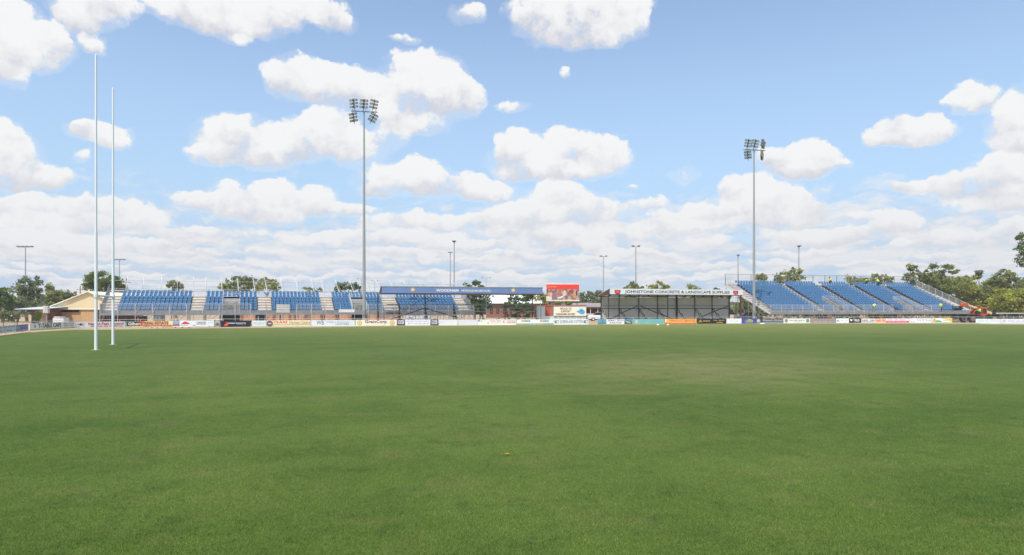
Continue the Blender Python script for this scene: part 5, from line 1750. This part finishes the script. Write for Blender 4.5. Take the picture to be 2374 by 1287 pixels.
tree(2238, 140, [(2222,648,18,10),(2245,652,22,12),(2262,646,10,6),(2230,672,34,20),(2260,690,34,22),(2228,705,30,16),(2270,716,30,14)], 'mid green gum in the tree belt beyond the telehandler', OLIVE, leaf=.20, dens=26, tr=.3)
tree(2215, 150, [(2200,668,40,18),(2260,676,40,20),(2320,690,36,18),(2180,700,40,20),(2240,708,44,22),(2300,716,40,18),(2360,706,36,22)], 'pale grey green mass of a tree filling the belt behind the other gums', GREYG, leaf=.22, dens=24, tr=.3)
tree(2272, 143, [(2272,632,8,5),(2266,638,5,5)], 'thin high sprig of leaves between two big gums', GREYG, nlimb=2, tr=.1)
tree(2318, 139, [(2330,636,20,10),(2314,646,16,12),(2345,646,14,12),(2300,656,20,10),(2322,668,34,16),(2348,672,24,18),(2300,682,26,20)], 'tall gum with a gap of sky in its crown, right of the tree belt', GUM, leaf=.20, dens=24, tr=.35, nlimb=8)
tree(2340, 122, [(2340,682,30,14),(2318,700,28,18),(2356,698,34,20),(2382,684,24,18),(2336,716,34,14),(2372,722,26,14),(2312,722,20,10)], 'yellow green rounded tree in front at the far right', leaf_mat('yellow_green_foliage', (.22, .25, .045), (.58, .60, .11)), name='round_crowned_tree', leaf=.17, dens=34, tr=.3, shell=.5)
tree(2372, 140, [(2372,655,16,16),(2384,670,24,24),(2398,650,16,18)], 'gum tree cut by the right edge below the tall sprigs', GUM, leaf=.20)
tree(2400, 112, [(2368,546,8,5),(2360,575,11,8),(2372,590,13,8),(2384,570,18,18),(2366,602,11,7),(2376,612,11,6),(2400,600,26,26),(2396,560,20,18),(2360,553,5,3)], 'tall dark sprigs of a gum reaching in at the right edge', DKGRN, name='gum_tree', leaf=.13, dens=22, tr=.28, nlimb=9)
tree(2255, 118, [(2255,728,26,10),(2290,730,28,10),(2330,732,30,9),(2365,732,26,9),(2225,730,20,9)], 'low dry scrub behind the telehandler', GREYG, name='scrub_bush', cat='shrub', leaf=.16, dens=20, group='bushes behind the right stand', tr=.06)

# distant wood closing the horizon: reads as one mass
rs = np.random.RandomState(5)
me_b = []
for row, Yw in enumerate((230, 300, 380)):
    px = -500
    while px < 2900:
        w_ = rs.uniform(16, 30); h_ = rs.uniform(5, 9) * (230 / Yw) ** .3
        me_b.append((px, HY - h_ * .9 + 2, w_, h_ + 3, Yw)); px += w_ * rs.uniform(.9, 1.4)
Cs = []
for (px, py, rx, ry, Yw) in me_b:
    k = Yw / F
    n = 260
    d = rs.randn(n, 3); d /= np.linalg.norm(d, axis=1)[:, None]
    c = np.array([WX(px, Yw), Yw, WZ(py, Yw) - 1.0]); R_ = np.array([rx * k, 6, ry * k + 1.2])
    Cs.append(c + d * R_ * (.5 + .5 * rs.rand(n))[:, None])
C_ = np.concatenate(Cs); C_[:, 2] = np.maximum(C_[:, 2], .3); n = len(C_)
a = rs.randn(n, 3); a /= np.linalg.norm(a, axis=1)[:, None]; u = np.cross(a, rs.randn(n, 3)); u /= np.linalg.norm(u, axis=1)[:, None]; v = np.cross(a, u)
s_ = (.45 + .5 * rs.rand(n))[:, None]
q = np.stack([C_ - u * s_ - v * s_ * .6, C_ + u * s_ * .3 - v * s_ * .8, C_ + u * s_ + v * s_ * .4, C_ - u * s_ * .3 + v * s_ * .8], 1).astype(np.float32)
me = bpy.data.meshes.new('far_wood')
me.vertices.add(n * 4); me.vertices.foreach_set('co', q.ravel()); me.loops.add(n * 4); me.loops.foreach_set('vertex_index', np.arange(n * 4, dtype=np.int32))
me.polygons.add(n); me.polygons.foreach_set('loop_start', np.arange(n, dtype=np.int32) * 4); me.update(calc_edges=True)
at = me.attributes.new('tone', 'FLOAT', 'FACE'); at.data.foreach_set('value', rs.rand(n).astype(np.float32))
me.materials.append(GREYG)
tag(link_mesh('far_wood', me), 'low line of distant woodland along the horizon', 'woodland', kind='stuff')

# ================================================================== PEOPLE
SKIN = mat('skin', (196, 140, 112), .6, 0, .05, 4.0)
HAIR = mat('dark_hair', (46, 36, 30), .8, 0, .1, 6.0)
HIVIS = mat('hi_vis_lime_cloth', (196, 240, 60), .7, 0, .06, 5.0)
HIYEL = mat('hi_vis_yellow_cloth', (240, 226, 90), .7, 0, .06, 5.0)
TROU = mat('dark_work_trousers', (48, 50, 62), .8, 0, .12, 5.0)
BOOT = mat('work_boots', (70, 52, 38), .7, 0, .15, 6.0)


def skinned(name, verts, edges, radii, rootv, m, parent, sub=1):
    me = bpy.data.meshes.new(name)
    me.from_pydata([tuple(v) for v in verts], edges, [])
    o = bpy.data.objects.new(name, me); COL.objects.link(o)
    sk = o.modifiers.new('s', 'SKIN'); sk.use_smooth_shade = True
    for i, r_ in enumerate(radii):
        me.skin_vertices[0].data[i].radius = (r_, r_) if not isinstance(r_, tuple) else r_
        me.skin_vertices[0].data[i].use_root = (i == rootv)
    ss = o.modifiers.new('u', 'SUBSURF'); ss.levels = sub; ss.render_levels = sub
    dg = bpy.context.evaluated_depsgraph_get()
    nm = bpy.data.meshes.new_from_object(o.evaluated_get(dg)); nm.name = name
    nm.materials.clear(); nm.materials.append(m)
    nm.polygons.foreach_set('use_smooth', [True] * len(nm.polygons))
    bpy.data.objects.remove(o); bpy.data.meshes.remove(me)
    return link_mesh(name, nm, parent)


def person(loc, rz, J, label, shirt, group='workers in hi-vis shirts', cap=True):
    """J: joints in metres, figure faces -y; pelvis, chest, neck, head, and per side shoulder/elbow/hand, hip/knee/ankle/toe"""
    r = root('person', loc, rz, label, 'person', group)
    V = []; E = []; Rr = []
    def v(p, rad): V.append(Vector(p)); Rr.append(rad); return len(V) - 1
    pel = v(J['pelvis'], .145); ch = v(J['chest'], (.165, .135)); nk = v(J['neck'], .062)
    wa = v(Vector(J['pelvis']).lerp(Vector(J['chest']), .5), .13)
    E += [(pel, wa), (wa, ch), (ch, nk)]
    hd = Vector(J['head']); h0 = v(Vector(J['neck']).lerp(hd, .55), .07); h1 = v(hd, (.095, .105)); h2 = v(hd + (hd - Vector(J['neck'])).normalized() * .07, .075)
    E += [(nk, h0), (h0, h1), (h1, h2)]
    for s in ('l', 'r'):
        a = v(J['sh' + s], .068); b_ = v(J['el' + s], .046); c = v(J['ha' + s], .030)
        hand_dir = (Vector(J['ha' + s]) - Vector(J['el' + s])).normalized()
        pm = v(Vector(J['ha' + s]) + hand_dir * .07, (.042, .022))
        E += [(ch, a), (a, b_), (b_, c), (c, pm)]
        side = hand_dir.orthogonal().normalized()
        nrm = hand_dir.cross(side)
        for q in range(4):
            off = side * ((q - 1.5) * .020)
            L1 = (.040, .046, .043, .034)[q]
            f1 = v(V[pm] + hand_dir * .045 + off, .009); f2 = v(V[f1] + hand_dir * L1 + nrm * .012, .008); f3 = v(V[f2] + hand_dir * L1 * .6 + nrm * .022, .0065)
            E += [(pm, f1), (f1, f2), (f2, f3)]
        t1 = v(V[c] + hand_dir * .045 + side * .042, .011); t2 = v(V[t1] + hand_dir * .035 + side * .012, .009)
        E += [(pm, t1), (t1, t2)]
        hp = v(J['hi' + s], .10); kn = v(J['kn' + s], .062); an_ = v(J['an' + s], .042); to = v(J['to' + s], (.045, .03))
        E += [(pel, hp), (hp, kn), (kn, an_), (an_, to)]
    skinned('body', V, E, Rr, pel, SKIN, r)
    P = lambda k: Vector(J[k])
    # face: nose, brow, ears, mouth
    m = MB(); f = P('face').normalized() if 'face' in J else Vector((0, -1, 0)); sd_ = f.cross(Vector((0, 0, 1))).normalized(); up_ = sd_.cross(f)
    # shirt
    VS = [P('pelvis').lerp(P('chest'), .08), P('pelvis').lerp(P('chest'), .5), P('chest'), P('chest').lerp(P('neck'), .7)]
    ES = [(0, 1), (1, 2), (2, 3)]; RS_ = [.165, .16, (.20, .165), .095]
    for s in ('l', 'r'):
        i = len(VS); VS += [P('sh' + s), P('sh' + s).lerp(P('el' + s), .85), P('el' + s).lerp(P('ha' + s), .55)]
        ES += [(2, i), (i, i + 1), (i + 1, i + 2)]; RS_ += [.088, .066, .052]
    skinned('shirt', VS, ES, RS_, 1, shirt, r)
    VS = [P('pelvis').lerp(P('chest'), .10), P('pelvis')]; ES = [(0, 1)]; RS_ = [.15, .165]
    for s in ('l', 'r'):
        i = len(VS); VS += [P('hi' + s), P('hi' + s).lerp(P('kn' + s), .5), P('kn' + s), P('kn' + s).lerp(P('an' + s), .95)]
        ES += [(1, i), (i, i + 1), (i + 1, i + 2), (i + 2, i + 3)]; RS_ += [.118, .10, .078, .066]
    skinned('trousers', VS, ES, RS_, 1, TROU, r)
    for s in ('l', 'r'):
        m = MB(); a, t = P('an' + s), P('to' + s); d = (t - a); d.z = 0; d = d.normalized() if d.length > .01 else Vector((0, -1, 0))
        a0 = Vector((a.x, a.y, min(a.z, t.z + .05)))
        m.beam(a0 - d * .06 + Vector((0, 0, -.01)), a0 + d * .20 + Vector((0, 0, -.02)), .10, .08); m.beam(a0 - d * .05 + Vector((0, 0, .03)), a0 + d * .07 + Vector((0, 0, .03)), .10, .11)
        m.build('boot', BOOT, r, bevel=.02)
    # hair cap / hat
    m = MB(); hh = hd + (hd - P('neck')).normalized() * .055
    n = 10
    ax = (hd - P('neck')).normalized(); o1 = ax.orthogonal().normalized(); o2 = ax.cross(o1)
    rings = [(-.02, .112), (.04, .108), (.085, .07), (.105, .02)]
    vs = [hh + ax * z_ + (o1 * math.cos(2 * math.pi * i / n) + o2 * math.sin(2 * math.pi * i / n)) * r_ for z_, r_ in rings for i in range(n)]
    m.add(vs, [(j * n + i, j * n + (i + 1) % n, (j + 1) * n + (i + 1) % n, (j + 1) * n + i) for j in range(3) for i in range(n)] + [tuple(range(3 * n, 4 * n))])
    hat = m.build('hat' if cap else 'hair', HAIR, r, smooth=True)
    if cap:
        m = MB(); m.add([hh + f * .10 - sd_ * .08, hh + f * .10 + sd_ * .08, hh + f * .19 + sd_ * .05, hh + f * .19 - sd_ * .05], [(0, 1, 2, 3)]); m.build('peak', HAIR, hat)
    # face features
    m = MB(); c = hd + f * .095
    m.add([c + up_ * .03 - sd_ * .012, c + up_ * .03 + sd_ * .012, c - up_ * .025 + sd_ * .018, c - up_ * .025 - sd_ * .018, c + f * .03 - up_ * .018], [(0, 1, 4), (1, 2, 4), (2, 3, 4), (3, 0, 4)])
    m.build('nose', SKIN, r)
    for s_ in (-1, 1):
        m = MB(); e_ = hd + f * .092 + up_ * .022 + sd_ * s_ * .036; m.tube(e_, e_ + f * .012, .014, .010, n=6); m.build('eye', HAIR, r)
        m = MB(); e_ = hd + sd_ * s_ * .098; m.tube(e_ - f * .02, e_ + f * .015, .030, .02, n=6); m.build('ear', SKIN, r)
    m = MB(); e_ = hd + f * .094 - up_ * .05; m.beam(e_ - sd_ * .025, e_ + sd_ * .025, .012, .010); m.build('mouth', mat('lips', (150, 84, 76), .6), r)
    return r


def mir(d):
    o = {}
    for k_, v_ in d.items():
        if k_.endswith('*'):
            o[k_[:-1] + 'l'] = (v_[0], v_[1], v_[2]); o[k_[:-1] + 'r'] = (-v_[0], v_[1], v_[2])
        else: o[k_] = v_
    return o


STAND = mir({'pelvis': (0, 0, .95), 'chest': (0, .0, 1.30), 'neck': (0, -.01, 1.50), 'head': (0, -.02, 1.63), 'sh*': (.19, 0, 1.40), 'el*': (.26, -.06, 1.13), 'ha*': (.07, -.24, 1.16),
             'hi*': (.10, 0, .90), 'kn*': (.11, -.02, .50), 'an*': (.12, .02, .09), 'to*': (.13, -.12, .05)})
LEAN = mir({'pelvis': (0, .10, .95), 'chest': (0, -.10, 1.24), 'neck': (0, -.22, 1.38), 'head': (0, -.31, 1.47), 'sh*': (.19, -.16, 1.30), 'el*': (.24, -.28, 1.05), 'ha*': (.20, -.48, 1.02),
            'hi*': (.10, .08, .90), 'kn*': (.11, .0, .50), 'an*': (.12, .06, .09), 'to*': (.13, -.08, .05), 'face': (0, -.8, -.6)})
BEND = mir({'pelvis': (0, .16, .88), 'chest': (0, -.16, 1.06), 'neck': (0, -.33, 1.06), 'head': (0, -.45, 1.00), 'sh*': (.19, -.24, 1.03), 'el*': (.23, -.30, .74), 'ha*': (.15, -.42, .52),
            'hi*': (.10, .14, .84), 'kn*': (.13, -.02, .48), 'an*': (.12, .08, .09), 'to*': (.13, -.06, .05), 'face': (0, -.4, -.9)})
KNEEL = {'pelvis': (0, .05, .42), 'chest': (0, -.10, .76), 'neck': (0, -.16, .93), 'head': (0, -.20, 1.06), 'shl': (.18, -.12, .86), 'ell': (.24, -.30, .66), 'hal': (.16, -.48, .58),
         'shr': (-.18, -.12, .86), 'elr': (-.24, -.28, .66), 'har': (-.14, -.46, .60), 'hil': (.10, .04, .40), 'knl': (.14, -.36, .46), 'anl': (.14, -.34, .09), 'tol': (.14, -.50, .05),
         'hir': (-.10, .04, .38), 'knr': (-.14, -.22, .08), 'anr': (-.13, .20, .08), 'tor': (-.13, .30, .05)}
SIT = mir({'pelvis': (0, .0, .50), 'chest': (0, -.04, .86), 'neck': (0, -.06, 1.05), 'head': (0, -.07, 1.18), 'sh*': (.19, -.04, .96), 'el*': (.24, -.20, .72), 'ha*': (.14, -.42, .76),
           'hi*': (.10, -.04, .48), 'kn*': (.13, -.44, .50), 'an*': (.13, -.46, .09), 'to*': (.13, -.62, .05)})


def on_row(fr, px, row, dy=.12):
    ly = row * RU2 + dy
    lx_ = fr.x(px, ly); w_ = fr.w(lx_, ly)
    return (w_.x, w_.y, FR + row * RI2)


p_ = on_row(RS, 1925.5, 14, .45); person((p_[0], p_[1], p_[2] + .40), math.radians(-70), KNEEL, 'worker in a yellow shirt kneeling alone on the top row, facing left', HIYEL)
p_ = on_row(RS, 2009, 14, .12); person((p_[0], p_[1], p_[2] + .05), math.radians(160), BEND, 'worker bent right over with head hidden, left of the pair on top', HIVIS)
p_ = on_row(RS, 2036, 13, .12); person((p_[0], p_[1], p_[2] + .12), math.radians(195), LEAN, 'broad worker seen from behind leaning forward, right of the pair on top', HIVIS)
w_ = RS.w(RS.x(2026, -.6), -.6); person((w_.x, w_.y, FR - .10), math.radians(120), LEAN, 'worker in a lime shirt leaning at the front walkway of the right stand', HIVIS)
w_ = RS.w(RS.x(2181, -.6), -.6); person((w_.x, w_.y, FR - .10), math.radians(10), STAND, 'worker standing with arms folded near the telehandler bucket', HIVIS)

# ================================================================== TELEHANDLER
Yt = 106.0
kt = Yt / F
th_ = root('telehandler', (WX(2243, Yt), Yt, 0), math.radians(3), 'orange and cream telehandler with its boom raised in front of the right stand', 'telehandler')
T = lambda px: (px - 2243) * kt
Zt = lambda py: WZ(py, Yt)
GR = mat('machine_dark_grey', (54, 52, 54), .6, .2, .15, 4.0)


def wheel(px, y, label=None):
    o = bpy.data.objects.new('wheel', None)
    m = MB(); R_ = .60; n = 20
    prof = [(-.20, .40), (-.20, .55), (-.15, R_), (.15, R_), (.20, .55), (.20, .40)]
    vs = []
    for (yy, rr) in prof:
        for i in range(n): vs.append((rr * math.cos(2 * math.pi * i / n), yy, rr * math.sin(2 * math.pi * i / n)))
    fs = [(j * n + i, j * n + (i + 1) % n, ((j + 1) % 6) * n + (i + 1) % n, ((j + 1) % 6) * n + i) for j in range(6) for i in range(n)]
    m.add(vs, fs)
    for i in range(20):
        a = 2 * math.pi * i / 20; m.beam((R_ * math.cos(a), -.19, R_ * math.sin(a)), ((R_ + .02) * math.cos(a + .14), .19, (R_ + .02) * math.sin(a + .14)), .05, .05)
    t = m.build('tyre', RUBBER, th_); t.location = (px, y, R_ + .01)
    m = MB(); m.tube((0, -.12, 0), (0, .12, 0), .40, n=16); m.tube((0, -.17, 0), (0, -.12, 0), .16, .20, n=10); w2 = m.build('rim', flat((150, 132, 120)), t)


for px in (T(2244), T(2296)):
    for y in (-.95, .95): wheel(px, y)
m = MB(); m.box(T(2252), T(2310), -.55, .55, .55, 1.15); m.box(T(2238), T(2252), -.45, .45, .5, .95)
m.build('chassis', GR, th_, bevel=.04)
m = MB()
for y in (-.95, .95):
    for px in (T(2244), T(2296)):
        m.prism([(px - .75, .95), (px - .62, 1.28), (px + .62, 1.28), (px + .75, .95), (px + .66, .95), (px + .55, 1.20), (px - .55, 1.20), (px - .66, .95)], y - .26, y + .26)
m.build('mudguards', GR, th_)
m = MB(); m.prism([(T(2264), 1.14), (T(2264), Zt(727.5)), (T(2280), Zt(727.5)), (T(2288), 1.5), (T(2274), 1.0)], -.9, -.35); m.build('side_body', ORANGE, th_, bevel=.03)
m = MB(); m.prism([(T(2278), 1.1), (T(2280), Zt(730)), (T(2302), Zt(729)), (T(2312), Zt(733)), (T(2314), 1.0)], -.95, -.25); m.build('engine_cover', GR, th_, bevel=.05)
# cab: frame, glass, roof
cabp = [(2247, 728.5), (2251, 721), (2258, 716.2), (2266, 714.6), (2279, 714.0), (2279, 729)]
m = MB(); m.prism([(T(a_) + (.08 if a_ < 2255 else -.05 if a_ > 2270 else 0), Zt(b__) - (.08 if b__ < 720 else 0)) for a_, b__ in cabp], -.86, -.02); m.build('cab_glass', GLASSD, th_)
m = MB()
cp = [(T(a_), Zt(b__)) for a_, b__ in cabp]
for yy in (-.88, .0):
    for i in range(len(cp)):
        a_, b__ = cp[i], cp[(i + 1) % len(cp)]; m.beam((a_[0], yy, a_[1]), (b__[0], yy, b__[1]), .10, .12 if i not in (2, 3) else .17)
m.beam((T(2268), -.88, Zt(714.5)), (T(2268), -.88, Zt(729)), .06, .07)
m.prism([(T(2257), Zt(716.4)), (T(2266), Zt(714.4)), (T(2280), Zt(713.6)), (T(2280), Zt(712.6)), (T(2266), Zt(713.2)), (T(2257), Zt(715.2))], -.9, .02)
m.build('cab_frame', ORANGE, th_)
m = MB(); m.box(T(2247), T(2264), -.88, -.05, 1.1, Zt(727.8)); m.build('cab_base', ORANGE, th_, bevel=.04)
# boom
m = MB(); m.beam((T(2309), .32, Zt(728)), (T(2262), .32, Zt(711.5)), .36, .52); m.build('boom_outer', CREAMP, th_, bevel=.02)
m = MB(); m.beam((T(2264), .32, Zt(712.2)), (T(2246), .32, Zt(705.8)), .28, .38); m.build('boom_inner', CREAMP, th_, bevel=.02)
m = MB(); m.beam((T(2309), .12, Zt(723.5)), (T(2248), .12, Zt(703.4)), .06, .10); m.build('boom_hose_rail', GR, th_)
m = MB(); m.prism([(T(2231), Zt(714.5)), (T(2227.5), Zt(712.5)), (T(2232), Zt(703)), (T(2238), Zt(701.8)), (T(2247), Zt(703.6)), (T(2246.5), Zt(710)), (T(2239), Zt(709.6)), (T(2235), Zt(711))], .12, .52); m.build('boom_head', ORANGE, th_, bevel=.02)
m = MB()
for y in (-.45, .25, .95): m.box(T(2217.5), T(2219), y, y + .1, Zt(719), Zt(709.5))
m.box(T(2217.5), T(2219), -.45, 1.05, Zt(719), Zt(718)); m.box(T(2217.5), T(2219), -.45, 1.05, Zt(710.5), Zt(709.5)); m.box(T(2220), T(2229), -.4, 1.0, Zt(716.5), Zt(714.5)); m.box(T(2220), T(2229), -.4, 1.0, Zt(711), Zt(709.6))
for y in (-.2, .7): m.box(T(2209), T(2219), y - .06, y + .06, Zt(720), Zt(719.3))
m.prism([(T(2219), Zt(720)), (T(2226), Zt(719)), (T(2231), Zt(713.5)), (T(2228), Zt(713.2)), (T(2220), Zt(716))], -.3, .9)
m.build('fork_carriage', GR, th_)
m = MB(); m.tube((T(2285), .32, 1.3), (T(2270), .32, Zt(716.5)), .09, n=8); m.build('lift_ram', flat((180, 182, 184)), th_)
m = MB(); m.box(T(2270), T(2277), .1, .5, Zt(713), Zt(710.6)); m.build('hose_guard', ORANGE, th_, bevel=.03)
m = MB(); m.prism([(T(2303), Zt(733)), (T(2304), Zt(724)), (T(2311), Zt(722.5)), (T(2314), Zt(727)), (T(2312), Zt(738))], .1, .55); m.build('boom_pivot', GR, th_, bevel=.03)
m = MB(); m.tube((T(2282), -.6, Zt(728)), (T(2282), -.6, Zt(724)), .05, n=6); m.build('exhaust', GR, th_)
w_ = th_.location
person((w_.x + T(2261), w_.y - 1.05, Zt(731.5)), math.radians(-90), SIT, 'machine operator in a lime shirt sitting in the orange cab', HIVIS)

# ================================================================== VEHICLES AT THE LEFT
def utility(px0, px1, Y, zt_, label):
    r = root('utility_cart', (WX(px0, Y), Y, 0), .1, label, 'cart')
    L = (px1 - px0) * Y / F
    m = MB(); m.prism([(0, .35), (0, .95), (.12, 1.0), (.32, zt_ - .1), (L * .55, zt_ - .1), (L * .58, 1.0), (L, 1.0), (L, .35)], 0, 1.35); m.build('body', flat((214, 216, 216)), r, bevel=.03)
    m = MB(); m.box(.15, L * .62, -.05, 1.4, zt_ - .1, zt_); m.build('canopy', WHITE, r, bevel=.02)
    m = MB(); m.prism([(.30, 1.02), (.42, zt_ - .16), (L * .5, zt_ - .16), (L * .52, 1.02)], -.012, 0); m.build('side_window', GLASSD, r)
    m = MB()
    for k_ in range(7): m.box(L * .62 + k_ * L * .055, L * .62 + k_ * L * .055 + .03, -.02, 1.37, 1.0, zt_ - .15)
    m.box(L * .6, L, -.02, 1.37, zt_ - .17, zt_ - .12); m.build('tray_cage', ALU, r)
    for xx in (.45, L - .5):
        for yy in (.02, 1.18):
            m = MB(); m.tube((xx, yy, .32), (xx, yy + .18, .32), .32, n=14); w2 = m.build('wheel', RUBBER, r)
            m = MB(); m.tube((xx, yy - .01, .32), (xx, yy + .19, .32), .17, n=10); m.build('rim', ALU, w2)
    m = MB(); m.box(-.02, .0, .2, .4, .6, .75); m.build('headlight', LAMPG, r)
    m = MB(); m.box(-.02, .0, .95, 1.15, .6, .75); m.build('headlight', LAMPG, r)


utility(122, 146, 88, WZ(734.5, 88), 'small white caged utility cart parked against the yellow brick wall')
Yv = 112.0
vr = root('parked_truck', (WX(-22, Yv), Yv, 0), 0, 'white box truck parked at the far left under the dark trees', 'truck')
L = 50 * Yv / F
zt_ = WZ(711.5, Yv)
m = MB(); m.box(0, L * .72, 0, 2.2, .75, zt_); m.build('cargo_box', WHITE, vr, bevel=.05)
m = MB(); m.prism([(L * .73, .5), (L * .73, zt_ - .3), (L * .88, zt_ - .35), (L * .97, 1.35), (L, 1.2), (L, .5)], .1, 2.1); m.build('cab', WHITE, vr, bevel=.05)
m = MB(); m.prism([(L * .78, 1.35), (L * .78, zt_ - .5), (L * .87, zt_ - .52), (L * .94, 1.35)], .08, .1); m.build('side_window', GLASSD, vr)
m = MB(); m.box(.1, L * .7, -.012, -.002, 1.2, 1.45); m.build('stripe', flat((180, 90, 80)), vr)
for xx in (.7, 2.6):
    m = MB(); m.tube((xx, 0, .45), (xx, .3, .45), .45, n=16); w2 = m.build('wheel', RUBBER, vr)
    m = MB(); m.tube((xx, -.01, .45), (xx, .1, .45), .22, n=10); m.build('rim', ALU, w2)
m = MB(); m.box(.2, L * .95, .2, 2.0, .42, .74); m.build('chassis', GR, vr)


def car(px, Y, L, rgb, label):
    r = root('parked_car', (WX(px, Y), Y, 0), 0, label, 'car', 'parked cars beyond the fence')
    m = MB(); m.prism([(0, .35), (0, .8), (.15, .95), (.9, 1.02), (L - .9, 1.02), (L - .1, .9), (L, .7), (L, .35)], 0, 1.7); m.build('body', flat(rgb), r, bevel=.06)
    m = MB(); m.prism([(.95, 1.03), (1.45, 1.5), (L - 1.6, 1.5), (L - .95, 1.03)], .12, 1.58); m.build('cabin', GLASSD, r, bevel=.05)
    m = MB(); m.box(1.4, L - 1.55, .15, 1.55, 1.505, 1.54); m.build('roof', flat(rgb), r, bevel=.01)
    for xx in (.85, L - .85):
        for yy in (-.01, 1.52):
            m = MB(); m.tube((xx, yy, .33), (xx, yy + .2, .33), .33, n=14); w2 = m.build('wheel', RUBBER, r)
            m = MB(); m.tube((xx, yy - .01, .33), (xx, yy + .21, .33), .2, n=10); m.build('rim', ALU, w2)
    for yy in (.2, 1.3):
        m = MB(); m.box(-.02, .01, yy, yy + .25, .62, .76); m.build('headlight', LAMPG, r)


car(1364, 118, 3.9, (226, 226, 228), 'white car parked in front of the brown clubhouse')
car(1708, 110, 4.3, (60, 62, 70), 'dark car half hidden behind the violet board by the right stand')
car(940, 118, 4.2, (196, 200, 206), 'silver car seen beneath the blue shelter benches')

# ------------------------------------------------------------------ haze
hm = bpy.data.materials.new('haze'); hm.use_nodes = True
nt_ = hm.node_tree; nt_.nodes.remove(nt_.nodes['Principled BSDF'])
pv = nt_.nodes.new('ShaderNodeVolumePrincipled'); pv.inputs['Density'].default_value = .0005
pv.inputs['Color'].default_value = (.95, .96, 1, 1); pv.inputs['Anisotropy'].default_value = .3
nt_.links.new(pv.outputs[0], nt_.nodes['Material Output'].inputs['Volume'])
m = MB(); m.box(-420, 420, -70, 420, -1, 34)
tag(m.build('haze', hm), kind='stuff')
